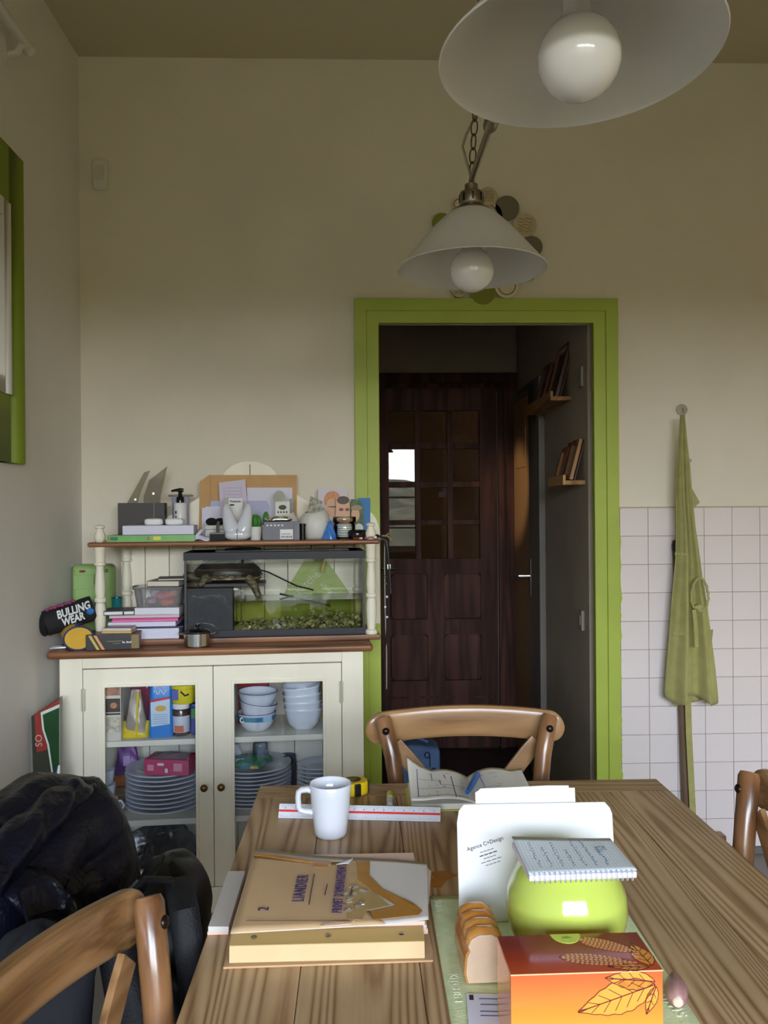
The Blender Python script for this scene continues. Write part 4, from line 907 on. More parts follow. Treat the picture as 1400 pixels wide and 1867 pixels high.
ls = thing('loose_sheets', 'loose grey papers sticking out under the left side of the folder', 'papers', (0, 0, TZ+.0005))
MB().prism([(p.x, p.y) for p in [at_z(x, y, TZ+.012) for x, y in ((379, 1690), (417, 1690), (447, 1588), (416, 1588))]], .004, .012).build('sheet_stack', GRP, ls, bevel=.001)
MB().prism([(p.x, p.y) for p in [at_z(x, y, TZ+.004) for x, y in ((378, 1700), (416, 1699), (445, 1590), (416, 1590))]], 0, .004).build('under_sheet', PNK, ls)
# ================================================================== THINGS ON THE HUTCH SHELF
def lxp(px, ly, py=970): return at_s(px, py, ly)[0]
def zp(px, py, ly): return at_s(px, py, ly)[1]
def sbox(name, label, cat, px0, px1, py, ly0, ly1, z0, mat, part='body', bevel=.0015, rot=0., group=None, h=None):
    a, b2 = lxp(px0, ly0, py), lxp(px1, ly0, py); H = h if h else zp((px0+px1)/2, py, ly0)-z0
    r = sroot(name, label, cat, (a+b2)/2, (ly0+ly1)/2, z0, rot, group); w, d = (b2-a)/2, (ly1-ly0)/2
    MB().box(-w, w, -d, d, 0, H).build(part, mat, r, bevel=bevel); return r, w, d, H
S0 = SHZ+.0005
r, w, d, H = sbox('green_magazine', 'thick green spined magazine lying at the left end of the hutch shelf', 'magazine', 195, 355, 976, .092, .235, S0, pm('magazine_pages', (206, 206, 200), .6), 'pages')
MB().box(-w-.001, w, -d-.001, -d+.0008, -.0002, H).build('green_spine', pm('green_print', (112, 178, 92), .4, var=.08, vs=20), r)
MB().box(-w-.001, w, -d, d, H, H+.0008).build('front_cover', pm('green_black_cover', (60, 90, 60), .3, var=.3, vs=20), r)
for x0, x1, c in ((-w+.004, -w+.008, (196, 84, 60)), (-w+.011, -w+.035, (52, 120, 80)), (-.012, -.006, (190, 90, 60)), (.008, .032, (232, 222, 70))): MB().box(x0, x1, -d-.0016, -d-.0008, H*.25, H*.8).build('spine_print', pm('spine%d' % c[0], c, .5), r)
zt_ = S0+H+.001
r, w, d, H = sbox('paper_ream', 'lavender white paper pack on the green magazine', 'paper', 223, 353, 958, .10, .228, zt_, LAV, 'wrapped_sheets', .002); zt2 = zt_+H
MB().box(-w-.0005, w+.0005, -d-.0006, -d+.002, .0, .0015).build('painted_shadow_line', pm('grey_shade_and_joint', (120, 120, 136), .8), r)  # dark strip paints the shade under the pack
for i, (a, b2) in enumerate(((262, 297), (300, 334))):
    tp2 = sroot('tissue_pack', 'pocket tissue pack with teal film, '+('left' if i == 0 else 'right')+' one on the lavender paper', 'tissues', lxp((a+b2)/2, .13), .15, zt2+.0003, .1*(i-.5), 'tissue packs on the shelf')
    MB().sph((0, 0, .0115), .031, .024, .0118, 20, 12, e=.5).build('tissues', pm('white_tissue', (240, 242, 244), .7, bump=.4, bs=90), tp2, smooth=True)
    MB().grid(lambda u, v: (.032*math.copysign(abs(math.cos(PI*u))**.5, math.cos(PI*u)), -.010+.034*v, .0125+.0125*max(0, math.sin(PI*u))**.5), 13, 4).build('teal_film', glass('teal_film', (.45, .72, .74), 1.45, .1, .35, (.3, .55, .58)), tp2, smooth=True)
# desk box with set squares
DG = pm('dark_grey_card', (66, 62, 62), .55)
a, b2 = lxp(215, .285), lxp(300, .285); zt_ = zp(250, 917, .285)
db = sroot('desk_organiser', 'dark grey square desk organiser at the left end of the hutch shelf', 'organiser', (a+b2)/2, .318, S0); w = (b2-a)/2; h = zt_-S0
MB().box(-w, w, -.033, -.030, 0, h).build('front_panel', DG, db, bevel=.0006); MB().box(-w, w, .030, .033, 0, h).build('rear_panel', DG, db, bevel=.0006)
MB().box(-w, -w+.003, -.030, .030, 0, h).build('side_panel', DG, db); MB().box(w-.003, w, -.030, .030, 0, h).build('side_panel', DG, db); MB().box(-w+.003, w-.003, -.030, .030, 0, .003).build('base', DG, db)
MB().box(w-.037, w-.0355, -.0336, -.0328, 0, h).build('front_joint', pm('light_joint', (150, 146, 146), .5), db)
SMK = glass('smoky_acrylic', (.66, .64, .57), 1.45, .03, .12, (.5, .48, .42))
def setsq(label, pts, ly, rot=.0):
    P = [at_s(x, y, ly) for x, y in pts]; cx_ = sum(p[0] for p in P)/len(P)
    r = sroot('set_square', label, 'set square', cx_, ly, S0+.004, 0, 'smoky set squares in the organiser')
    MB().prism([(x-cx_, z-S0-.004) for x, z in P], -.001, .001, 'y').build('plate', SMK, r)
    return r, [(x-cx_, z-S0-.004) for x, z in P]
r, P = setsq('tall smoky set square standing left in the desk organiser', [(226, 960), (232, 917), (263, 861), (274, 858), (258, 893), (246, 935), (244, 960)], .310)
MB().cyl((P[1][0]+.03, -.0015, P[1][1]+.012), (P[1][0]+.03, -.010, P[1][1]+.012), .004, n=10).build('grip_knob', STEEL, r)
r, P = setsq('wide pointed smoky set square standing right in the desk organiser', [(262, 960), (262, 905), (272, 876), (305, 850), (293, 905), (288, 960)], .330)
MB().cyl((.0, -.0015, P[1][1]+.01), (.0, -.010, P[1][1]+.01), .004, n=10).build('grip_knob', STEEL, r)
# pump bottle and candle jar
bx_ = lxp(329, .262); pb_ = sroot('pump_bottle', 'white soap bottle with black pump on the hutch shelf', 'bottle', bx_, .262, S0)
zc = zp(329, 917, .262)-S0; px1 = .0019
MB().lathe([(0, 0), (.021, 0), (.0225, .003), (.0225, zc-.004), (.020, zc), (.013, zc+.001), (0, zc+.001)], 28).build('bottle_body', pm('white_bottle', (232, 232, 232), .3), pb_, smooth=True)
MB().lathe([(0, zc), (.014, zc), (.014, zc+.016), (.012, zc+.022), (.008, zc+.024), (.006, zc+.040), (.0, zc+.040)], 20).build('pump_collar', BLACKG, pb_, smooth=True)
MB().tube([(.012, 0, zc+.045), (.0, 0, zc+.046), (-.018, 0, zc+.045), (-.031, 0, zc+.042)], [.007, .0075, .005, .004], 10).build('pump_head', BLACKG, pb_, smooth=True)
for zz, hh in ((.098, .010), (.082, .006), (.070, .008)): MB().obox((-.013, -.0188, zz), (.006, .0006, hh), Matrix.Rotation(-.6, 3, 'Z')).build('label_mark', INKK, pb_)
cj = sroot('candle_jar', 'lavender candle jar under a round flat lid behind the pump bottle', 'jar', lxp(330, .322), .322, S0)
zc = zp(330, 906, .322)-S0
MB().lathe([(0, 0), (.029, 0), (.030, .003), (.030, zc), (0, zc)], 28).build('jar_body', pm('lavender_glass', (190, 188, 222), .3), cj, smooth=True)
MB().lathe([(0, zc), (.044, zc+.001), (.046, zc+.005), (.043, zc+.008), (0, zc+.009)], 32, sy=.72).build('flat_lid', pm('grey_green_lid', (150, 146, 128), .5), cj, smooth=True)
# papers standing at the back
def card(name, label, cat, pts, ly, mat, t=.0015, lean=.0):
    P = [at_s(x, y, ly) for x, y in pts]; cx_ = sum(p[0] for p in P)/len(P); zb = min(p[1] for p in P)
    r = sroot(name, label, cat, cx_, ly, zb); 
    MB().prism([(x-cx_, z-zb) for x, z in P], 0, t, 'y').build('sheet', mat, r); return r, [(x-cx_, z-zb) for x, z in P]
KRE = pm('kraft_envelope_paper', (206, 164, 112), .75, var=.04, vs=20)
def low(px, ly):    # pixel row of the shelf surface at depth ly
    q = sb(lxp(px, ly), ly, S0)-CP; c = RC.transposed() @ q; return 933.5-F*c.y/-c.z
r, P = card('kraft_envelope', 'large brown kraft envelope standing at the back of the hutch shelf', 'envelope', [(362, low(362, .352)), (364, 878), (381, 866), (541, 866), (541, low(541, .352))], .352, KRE, .002)
MB().box(P[2][0]+.004, P[2][0]+.006, -.0006, 0, .0, P[2][1]).build('flap_fold', pm('kraft_fold', (184, 142, 92), .8), r)
card('white_board', 'wide white sheet standing before the kraft envelope', 'paper', [(450, low(450, .344)), (450, 889), (533, 889), (533, low(533, .344))], .344, LAV)
card('grey_envelope', 'bluish envelope standing low before the kraft envelope', 'envelope', [(381, low(381, .336)), (384, 913), (486, 913), (490, 922), (490, low(490, .336))], .336, pm('bluish_envelope', (190, 192, 222), .8))
card('white_envelope', 'small stepped stack of white envelopes left of the ornament', 'envelope', [(368, low(368, .328)), (368, 926), (374, 926), (374, 924), (420, 922), (420, low(420, .328))], .328, LAV, .004)
r, P = card('printed_receipt', 'tall pinkish printed sheet standing behind the bulb box', 'paper', [(404, low(404, .318)), (399, 880), (447, 874), (456, low(456, .318))], .318, pm('pinkish_sheet', (216, 206, 226), .8))
m = MB()
for k in range(5): m.box(-.030, .022, -.0006, 0, P[1][1]-.020-.012*k, P[1][1]-.0188-.012*k)
m.box(-.036, -.035, -.0006, 0, P[1][1]-.09, P[1][1]-.015).box(.026, .027, -.0006, 0, P[1][1]-.09, P[1][1]-.015); m.build('printed_lines', pm('faint_violet_ink', (150, 140, 176), .8), r)
bb_ = sroot('bulb_box', 'white light bulb carton with black print standing behind the white ornament', 'box', lxp(425, .235), .235, S0, .45)
zz = zp(425, 908, .22)-S0; MB().box(-.026, .026, -.026, .026, 0, zz).build('carton', WHITE, bb_, bevel=.001)
text('Panasonic', .0105, INKK, bb_, (-.001, -.0266, zz-.012), (PI/2, 0, 0), bold=.0002); MB().box(-.022, -.006, -.0268, -.0258, zz-.027, zz-.022).build('print_bar', INKK, bb_)
MB().box(-.020, .020, .0262, .0266, zz-.04, zz-.01).box(.0262, .0266, -.02, .015, zz-.045, zz-.015).build('grey_print', pm('grey_print', (170, 170, 166), .7), bb_)
# white two-lobed ornament
ho = sroot('white_ornament', 'glossy white ornament with two upright rounded lobes on the hutch shelf', 'ornament', lxp(433, .125), .125, S0)
for s in (-1, 1): MB().tube([(s*.004, 0, .012), (s*.014, 0, .022), (s*.024, 0, .050), (s*.032, .004, .085), (s*.036, .006, .108), (s*.036, .008, .120), (s*.034, .009, .1245)], [.012, .024, .0225, .0165, .0125, .009, .004], 22, flat=1.15).build('lobe', WHITEC, ho, smooth=True)
MB().sph((0, 0, .020), .046, .030, .020, 26, 14, e=.8).build('base', WHITEC, ho, smooth=True)
MB().tube([(0, -.0285, .006), (.001, -.030, .016), (-.001, -.027, .032), (.002, -.024, .040)], .0016, 6).build('front_seam', pm('grey_seam', (120, 118, 114), .4), ho)
# brush, shades, crumpled paper
br_ = sroot('table_brush', 'small brush with black bristles and grey handle on the hutch shelf', 'brush', lxp(397, .108), .112, S0)
MB().box(-.026, .024, -.014, .018, 0, .022).build('bristle_block', pm('black_bristles', (16, 16, 18), .7, bump=.8, bs=300, stretch=(1, 1, .1)), br_, bevel=.001)
MB().box(-.027, .025, -.015, .019, .022, .028).build('stock', pm('grey_plastic', (96, 94, 90), .4), br_, bevel=.0015)
MB().tube([(0, .0, .028), (-.001, .0, .045), (.002, .004, .064)], [.011, .0095, .0085], 12, flat=.6).build('handle', MATS['grey_plastic'], br_, smooth=True)
cp_ = sroot('crumpled_paper', 'crumpled white receipt paper beside the green magazine', 'paper', lxp(368, .13), .125, S0)
def crf(u, v):
    a = u*2.4-.3; r_ = .020+.004*math.sin(v*5); return (-.012+r_*math.cos(a+1)+.006*math.sin(v*7), -.018+.036*v, .024+r_*math.sin(a+2.6)*.95+.003*math.sin(v*11+u*5))
MB().grid(crf, 14, 10).build('curled_strip', LAV, cp_, smooth=True, solid=.001)
MB().grid(lambda u, v: (-.022+.05*u, -.02+.02*v, .003+.014*v+.004*math.sin(u*6)), 10, 5).build('flat_strip', LAV, cp_, smooth=True, solid=.001)
sg = sroot('eye_mask', 'black folded eye mask lying on a small white box', 'eye mask', lxp(393, .20), .20, S0+.052)
MB().sph((-.014, 0, .012), .020, .012, .014, 16, 10).sph((.016, 0, .013), .020, .012, .012, 16, 10).build('mask', pm('black_felt', (12, 12, 14), .9), sg, smooth=True)
r, w, d, H = sbox('small_white_box', 'small white box under the black eye mask', 'box', 374, 408, 952, .17, .225, S0, pm('off_white_card', (214, 212, 206), .7), h=.0515)
MB().box(-w, w, -d-.0005, -d+.001, H*.7, H*.74).build('lid_joint', pm('grey_shade_and_joint', (120, 120, 136), .8), r)
# cacti
CG = pm('cactus_green', (60, 132, 44), .55, var=.15, vs=40)
def cactus(label, px, ly, r0, hh, pw, ph):
    c = sroot('potted_cactus', label, 'cactus', lxp(px, ly), ly, S0, 0, 'small cacti on the shelf')
    MB().lathe([(0, 0), (pw*.78, 0), (pw, ph-.002), (pw, ph), (pw*.9, ph), (pw*.88, ph-.006), (0, ph-.006)], 24).build('pot', WHITEM, c, smooth=True)
    def fn(u, v):
        a = 2*PI*u; b = PI*(v-.5); k = 1-.16*abs(math.sin(a*5)); return (r0*k*math.cos(a)*math.cos(b), r0*k*math.sin(a)*math.cos(b), ph+hh*.42+hh*.55*math.sin(b))
    MB().grid(fn, 60, 12, cu=True).build('cactus_body', CG, c, smooth=True)
cactus('ribbed round cactus in a white pot next to the white ornament', 466, .15, .021, .044, .022, .046)
cactus('slim upright cactus between the round cactus and the grey carton', 485, .19, .0115, .05, .017, .05)
# grey carton with label and foil packet
r, w, d, H = sbox('grey_carton', 'grey electronics carton with white barcode label on the hutch shelf', 'box', 481, 546, 951, .094, .135, S0, pm('slate_card', (112, 112, 122), .5), 'carton')
MB().box(-.006, w*.62, -d-.0006, -d, .004, H*.58).build('barcode_label', WHITE, r)
m = MB()
for k in range(14): m.box(-.002+k*.0027, -.002+k*.0027+R9.uniform(.0008, .0019), -d-.0009, -d-.0005, .008, .015)
m.box(-.002, .03, -d-.0009, -d-.0005, .02, .0215); m.build('barcode', INKK, r)
m = MB()
for k in range(5): m.prism([(p[0], p[1]) for p in ellipse(-w+.012+k*.0125, H*.8, .0035, .003, 10)], -d-.0006, -d, 'y')
m.build('white_symbols', WHITE, r)
MB().box(w*.66, w*.68, -d-.0007, -d+.001, 0, H).build('carton_edge', DG, r)
fp = sroot('foil_packet', 'shiny silver foil packet on the grey carton', 'packet', lxp(508, .11), .112, S0+H+.0005)
MB().sph((0, 0, .008), .047, .016, .008, 30, 10, e=.6).jit(.0018, 3).build('packet', pm('silver_foil', (235, 235, 235), .12, metal=1., bump=.6, bs=40), fp, smooth=True)
# two round white planters with slanted openings
def planter(label, px, ly, R_, Hh):
    p = sroot('round_planter', label, 'planter', lxp(px, ly), ly, S0, 0, 'round white planters on the shelf')
    prof = [(.55, 0), (.72, .02), (.92, .22), (1., .42), (.97, .58), (.84, .78), (.66, .95), (.62, 1.)]
    def fn(u, v):
        a = 2*PI*u; n = len(prof)-1; t = v*n; i = min(int(t), n-1); f = t-i
        r_ = prof[i][0]*(1-f)+prof[i+1][0]*f; z = prof[i][1]*(1-f)+prof[i+1][1]*f
        z *= 1-.16*v**3*(.5-.5*math.sin(a+.3))*1.0+.06*v**3*math.cos(a)
        return (R_*r_*math.cos(a), R_*r_*math.sin(a), Hh*z)
    MB().grid(fn, 36, 15, cu=True).build('bowl_wall', WHITEM, p, smooth=True, solid=.003, ang=80)
    MB().lathe([(0, .001), (R_*.56, .001), (R_*.56, .004), (0, .004)], 24).build('bowl_base', WHITEM, p); return p
planter('white planter filled with cards behind the grey carton', 519, .245, .051, .098)
planter('round white planter holding a folded note beside the photos', 574, .20, .055, .108)
r, P = card('info_card', 'clear packed card with a plant picture in the left planter', 'card', [(502, 950), (502, 915), (528, 914), (528, 950)], .240, pm('pale_card', (222, 222, 212), .5))
MB().prism(ellipse(0, P[1][1]-.020, .014, .009, 14), -.0008, 0, 'y').build('plant_picture', pm('dark_leaf_print', (60, 72, 44), .6, var=.4, vs=90), r)
m = MB(); 
for k in range(4): m.box(-.018+k*.010, -.013+k*.010, -.0008, 0, P[1][1]-.040, P[1][1]-.034)
m.build('dark_symbols', INKK, r)
r, P = card('plastic_tag', 'round clear plastic tag standing behind the info card', 'tag', [(509+11*math.cos(a), 908+14*math.sin(a)) for a in [2*PI*k/18 for k in range(18)]]+[], .255, glass('grey_clear_plastic', (.75, .76, .68), 1.45, .05, .25, (.6, .6, .5)), .002)
card('black_lighter', 'small black lighter standing in the left planter', 'lighter', [(525, 950), (526, 911), (535, 907), (535, 950)], .262, BLACKG, .008)
r, P = card('folded_note', 'folded printed note sticking out of the right planter', 'paper', [(560, 935), (566, 904), (588, 914), (578, 940)], .205, pm('banknote_print', (190, 188, 172), .7, vs=70, col2=(120, 116, 100)), .0015)
fc_ = sroot('film_canister', 'small black film canister before the right planter', 'canister', lxp(552, .108), .108, S0)
MB().lathe([(0, 0), (.0095, 0), (.0095, .047), (.0112, .048), (.0112, .055), (.009, .056), (0, .055)], 20).build('canister', BLACKG, fc_, smooth=True)
MB().lathe([(0, .0561), (.006, .0561), (.006, .0566), (0, .0566)], 14).build('lid_dimple', BLACK, fc_)
# photographs
def photo(label, pts, ly, base, shapes):
    P = [at_s(x, y, ly) for x, y in pts]; cx_ = sum(p[0] for p in P)/len(P); zb = min(p[1] for p in P)
    r = sroot('photo_print', label, 'photo', cx_, ly, zb, 0, 'photos at the right end of the shelf'); MB().prism([(x-cx_, z-zb) for x, z in P], 0, .0012, 'y').build('print_paper', base, r)
    for k, (nm, cx2, cy2, rx, ry, mt2) in enumerate(shapes):
        c = at_s(cx2, cy2, ly); MB().prism([(c[0]-cx_+a, c[1]-zb+b3) for a, b3 in ellipse(0, 0, rx*.0019, ry*.0019, 18)], -.0004-.0003*k, .0003-.0003*k, 'y').build(nm, mt2, r)
SK = pm('printed_skin', (222, 172, 140), .5); HRR = pm('printed_ginger', (206, 140, 84), .5, var=.15, vs=60); HRD = pm('printed_dark_hair', (70, 58, 44), .5); GRN = pm('printed_foliage', (70, 96, 56), .5, var=.4, vs=60); OLC = pm('printed_cap', (160, 142, 96), .5)
photo('large photo of a ginger haired face standing behind the glass jar', [(577, low(577, .342)), (580, 891), (627, 890), (633, 898), (634, low(634, .342))], .342, pm('photo_grey_violet', (186, 176, 186), .35), [('printed_hair', 606, 912, 17, 18, HRR), ('printed_face', 605, 926, 12, 19, SK), ('printed_glasses', 607, 924, 10, 1.2, HRD)])
photo('cut out photo of a dark haired face with glasses above the jar', [(611, low(611, .312)), (613, 908), (637, 908), (639, low(639, .312))], .312, SK, [('printed_forehead', 625, 920, 10, 5, SK), ('printed_hair', 625.5, 912, 12, 8, HRD), ('printed_glasses', 622, 929, 4.5, 3, pm('printed_maroon_glasses', (120, 60, 60), .5)), ('printed_glasses', 633, 929, 4, 3, pm('printed_maroon_glasses', (120, 60, 60), .5))])
photo('photo of a person in a cap before green leaves at the shelf end', [(639, low(639, .326)), (640, 910), (657, 912), (663, 930), (663, low(663, .326))], .326, GRN, [('printed_shirt', 654, 963, 9, 9, WHITE), ('printed_face', 648, 938, 8, 14, SK), ('printed_cap', 650, 926, 11, 5.5, OLC)])
r, P = card('blue_card', 'plain bright blue card standing at the right end of the shelf', 'card', [(652, low(652, .350)), (652, 908), (675, 908), (675, low(675, .350))], .350, pm('bright_blue_card', (20, 116, 186), .5))
# jar, tin, stones, beads, bag
jr = sroot('glass_jar', 'glass jar of white cotton pads at the right end of the hutch shelf', 'jar', lxp(628, .165), .165, S0)
MB().lathe([(0, .001), (.033, .001), (.037, .006), (.0375, .045), (.035, .055), (.037, .058), (.040, .062), (.040, .074), (.037, .078)], 32).build('jar_wall', GLASS, jr, smooth=True, solid=.002)
MB().lathe([(0, .079), (.040, .078), (.040, .074), (0, .0735)], 32).build('lid', glass('thick_glass', (.80, .84, .80), 1.5, .0, .12, (.8, .85, .8)), jr, smooth=True)
cp = MB()
for k in range(6): cp.sph((.004*math.cos(k*2.), .004*math.sin(k*2.), .010+.0078*k), .030, .030, .0045, 18, 6, e=.7)
cp.build('cotton_pads', pm('cotton_white', (232, 238, 234), .95), jr, smooth=True)
bt = sroot('black_tin', 'round flat black tin before the glass jar', 'tin', lxp(651, .118), .122, S0)
MB().lathe([(0, 0), (.030, 0), (.031, .002), (.031, .020), (0, .020)], 28).build('tin_base', BLACKG, bt, smooth=True)
MB().lathe([(.0318, .016), (.0318, .027), (.029, .031), (.022, .033), (0, .0325)], 28).build('tin_lid', BLACKG, bt, smooth=True)
ht = sroot('hair_tie', 'pink hair tie looped round the right hutch finial', 'hair tie', 1.056, .105, S0)
MB().tube([(.0215*math.cos(a), .0215*math.sin(a), .0055+.002*math.sin(a*3)) for a in [2*PI*k/24 for k in range(24)]], .003, 8, closed=True).build('elastic_loop', pm('pink_elastic', (196, 120, 140), .7), ht, smooth=True)
MB().sph((.014, -.019, .007), .006, .005, .005, 12, 8).build('charm_bead', WHITE, ht, smooth=True)
bd_ = sroot('bead_bracelet', 'red and white beads lying in front of the black tin', 'beads', lxp(652, .088), .0865, S0)
for k in range(6): MB().sph((-.013+.0054*k, -.001*(k % 2), .0038), .0034, nu=10, nv=7).build('bead', pm('red_bead', (160, 60, 44), .25) if k < 4 else WHITE, bd_, smooth=True)
bp_ = sroot('blue_pouch', 'crumpled blue plastic pouch beside the glass jar', 'pouch', lxp(601, .145), .145, S0)
def bpf(u, v): a = 2*PI*u; r_ = (.018*(1-v)**.7+.004)*(1+.18*math.sin(a*4+v*5)); return (r_*math.cos(a), r_*.7*math.sin(a), .058*v)
MB().grid(bpf, 28, 12, cu=True).build('pouch', pm('blue_film', (70, 130, 214), .2, coat=.4), bp_, smooth=True)
MB().sph((0, 0, .060), .007, .006, .005, 10, 6).build('tied_neck', MATS['blue_film'], bp_, smooth=True)
# cords hanging from the shelf end
cb = sroot('key_lanyard', 'bundle of black cords and straps hanging from the right end of the hutch', 'lanyard', 1.094, .10, S0)
def cord(pts, r_, mat=BLACK, nm='cord'): MB().tube(pts, r_, 8).build(nm, mat, cb, smooth=True)
cord([(-.04, .0, .012), (-.015, -.006, .014), (.006, -.008, .003), (.014, -.006, -.03), (.016, -.002, -.12), (.020, 0, -.22), (.016, 0, -.30), (.012, 0, -.36), (-.004, 0, -.42)], .0028)
cord([(-.03, .01, .006), (.002, -.004, .010), (.016, -.008, -.012), (.022, -.004, -.06), (.028, 0, -.15), (.030, 0, -.19)], .0032)
cord([(-.02, .004, .004), (.010, .0, -.002), (.009, .002, -.08), (.010, .002, -.24), (.014, .002, -.40), (.013, .002, -.52)], .0022, pm('grey_cord', (150, 146, 140), .5))
for z in (-.13, -.155, -.20, -.235, -.27): MB().sph((.014+.004*math.sin(z*60), -.002, z), .0045, nu=10, nv=7).build('charm', NICKEL if z > -.2 else WHITE, cb, smooth=True)
MB().tube([(.0, -.006, .012), (.02, -.010, .010), (.034, -.008, -.004)], .0028, 6).tube([(.012, -.008, .012), (.024, -.010, .020)], .0022, 6).build('ribbon_end', pm('olive_ribbon', (150, 140, 96), .8), cb)
MB().box(.018, .030, -.002, .004, -.105, -.088).build('metal_clasp', STEEL, cb, bevel=.001)

# ================================================================== THINGS UNDER THE HUTCH SHELF
B0 = .8995
# aquarium
TX0, TX1, TY0, TY1, TZ0, TZ1 = .424, 1.032, .106, .335, B0, 1.187
tk = sroot('aquarium', 'glass terrarium tank with dark blue rims holding a turtle under the hutch shelf', 'aquarium', 0, 0, 0)
NAVY = pm('dark_navy_plastic', (22, 26, 36), .55)
def rim(z0, z1, nm):
    m = MB(); o_ = .004
    m.box(TX0-o_, TX1+o_, TY0-o_, TY0+.008, z0, z1).box(TX0-o_, TX1+o_, TY1-.008, TY1+o_, z0, z1).box(TX0-o_, TX0+.008, TY0+.008, TY1-.008, z0, z1).box(TX1-.008, TX1+o_, TY0+.008, TY1-.008, z0, z1); return m.build(nm, NAVY, tk, bevel=.001)
rim(TZ0, TZ0+.022, 'bottom_rim'); rim(TZ1-.026, TZ1, 'top_rim')
for a in ((TX0, TX1, TY0, TY0+.003), (TX0, TX1, TY1-.003, TY1), (TX0, TX0+.003, TY0+.003, TY1-.003), (TX1-.003, TX1, TY0+.003, TY1-.003)): MB().box(*a, TZ0+.012, TZ1-.01).build('glass_wall', glass('tank_glass', (.985, .99, .985), 1.42), tk)
for x in (TX0+.002, TX1-.002): MB().box(x-.004, x+.004, TY0-.001, TY0+.006, TZ0+.02, TZ1-.02).build('corner_seal', BLACK, tk)
MB().box(TX0+.003, TX1-.003, TY0+.003, TY1-.003, TZ0+.006, TZ0+.012).build('tank_floor', pm('tank_floor', (60, 62, 40), .8), tk)
MB().box(TX0+.10, TX1-.05, TY0+.02, TY1-.02, TZ1, TZ1+.004).build('lid_panel', glass('lid_glass', (.9, .92, .94), 1.45, .05, .05, (.3, .31, .34)), tk)
MB().tube([(TX0+.13, .19, TZ1+.006), (TX0+.17, .16, TZ1+.012), (TX0+.22, .16, TZ1+.012), (TX0+.25, .20, TZ1+.008), (TX0+.20, .24, TZ1+.008), (TX0+.14, .23, TZ1+.006)], .003, 8, closed=True).build('coiled_cable', BLACK, tk, smooth=True)
WT = 1.020
MB().box(.588, TX1-.0035, TY0+.0035, TY1-.0035, TZ0+.013, WT).build('water', glass('green_tank_water', (.80, .82, .55), 1.2, .0, .06, (.2, .22, .08)), tk)
MB().box(TX0+.004, .584, TY0+.005, TY0+.085, TZ0+.013, 1.066).build('filter_box', pm('filter_plastic', (26, 30, 38), .55), tk, bevel=.004)
MB().box(.586, .600, TY0+.004, TY0+.008, 1.058, 1.064).build('filter_tag', WHITE, tk)
MB().box(TX0+.050, TX0+.060, TY0+.10, TY0+.11, 1.0, 1.165).build('air_pipe', DG, tk)
MB().tube([(.55, .25, 1.15), (.70, .22, 1.11), (.80, .21, 1.06), (.86, .20, 1.045)], .0028, 8).build('heater_cable', BLACK, tk, smooth=True)
MB().tube([(.74, .24, 1.03), (.92, .23, .985)], .0035, 8).build('heater_rod', BLACK, tk, smooth=True)
MB().tube([(.905, .30, 1.16), (.895, .30, 1.10)], .006, 8).build('bamboo_stick', pm('golden_bamboo', (206, 184, 110), .4), tk, smooth=True)
gv = MB(); rg = random.Random(5)
for i in range(420):
    x = rg.uniform(.592, TX1-.015); y = TY0+.008+(rg.random()**1.5)*.19; top_ = .925+.022*math.sin((x-.59)*6)+.02*(x > .85)
    s_ = rg.uniform(.0035, .0085); gv.sph((x, y, rg.uniform(TZ0+.018, top_)), s_*rg.uniform(.8, 1.5), s_, s_*rg.uniform(.6, 1.1), 6, 5)
o = gv.jit(.0012, 6).build('gravel', pm('mixed_gravel', (214, 210, 192), .6, vs=70, col2=(84, 84, 68)), tk); o['kind'] = 'stuff'
# turtle on its basking platform
tu = sroot('turtle', 'dark shelled turtle resting out of the water in the tank', 'turtle', .560, .215, 1.088)
MB().box(-.10, .13, -.06, .09, -.022, -.012).build('basking_platform', DG, tk).location = (.560, .215, 1.088)
SHL = pm('dark_turtle_shell', (34, 30, 28), .35, vs=22, col2=(66, 58, 44)); SKN = pm('striped_turtle_skin', (44, 44, 38), .6, vs=60, col2=(128, 116, 84), stretch=(.4, 3, 3))
body = MB()
body.sph((0, 0, .012), .100, .062, .020, 26, 10)
body.tube([(-.085, -.01, .010), (-.105, -.014, .006), (-.122, -.02, .010), (-.140, -.024, .014), (-.150, -.026, .012)], [.020, .017, .016, .017, .009], 12)
for sx_, sy_, foot in ((-.06, -.05, (-.085, -.075, -.012)), (.07, -.05, (.108, -.066, -.055)), (-.06, .05, (-.085, .07, -.012)), (.07, .05, (.10, .07, -.012))):
    k = Vector((sx_, sy_, .008)); e_ = Vector(foot); body.tube([k, k*.4+e_*.6+Vector((0, 0, .012)), e_, e_+Vector((.004 if foot[0] > 0 else -.008, -.006, -.004))], [.018, .015, .011, .007], 10)
body.tube([(.09, 0, .01), (.118, 0, .004)], [.008, .003], 8)
body.build('turtle_body', SKN, tu, smooth=True)
def shf(u, v):
    a = 2*PI*u; b = PI/2*v; k = 1-.012*abs(math.sin(a*6))*(1-v); sc = 1+.02*math.sin(v*14)
    return (.118*k*math.cos(a)*math.cos(b)*sc, .076*k*math.sin(a)*math.cos(b)*sc, .014+.062*math.sin(b)**.9+.004*math.sin(a*3)*math.cos(b))
MB().grid(shf, 48, 14, cu=True).build('shell', SHL, tu, smooth=True)
MB().sph((0, 0, .004), .108, .068, .011, 28, 8).build('plastron', pm('pinkish_yellow_plastron', (204, 164, 130), .5, vs=28, col2=(60, 50, 44)), tu, smooth=True)
sr_ = MB()
for k in range(24): a = 2*PI*k/24; sr_.obox((.117*math.cos(a), .0755*math.sin(a), .016), (.010, .014, .007), Matrix.Rotation(a, 3, 'Z'))
sr_.build('marginal_scutes', SHL, tu, bevel=.002)
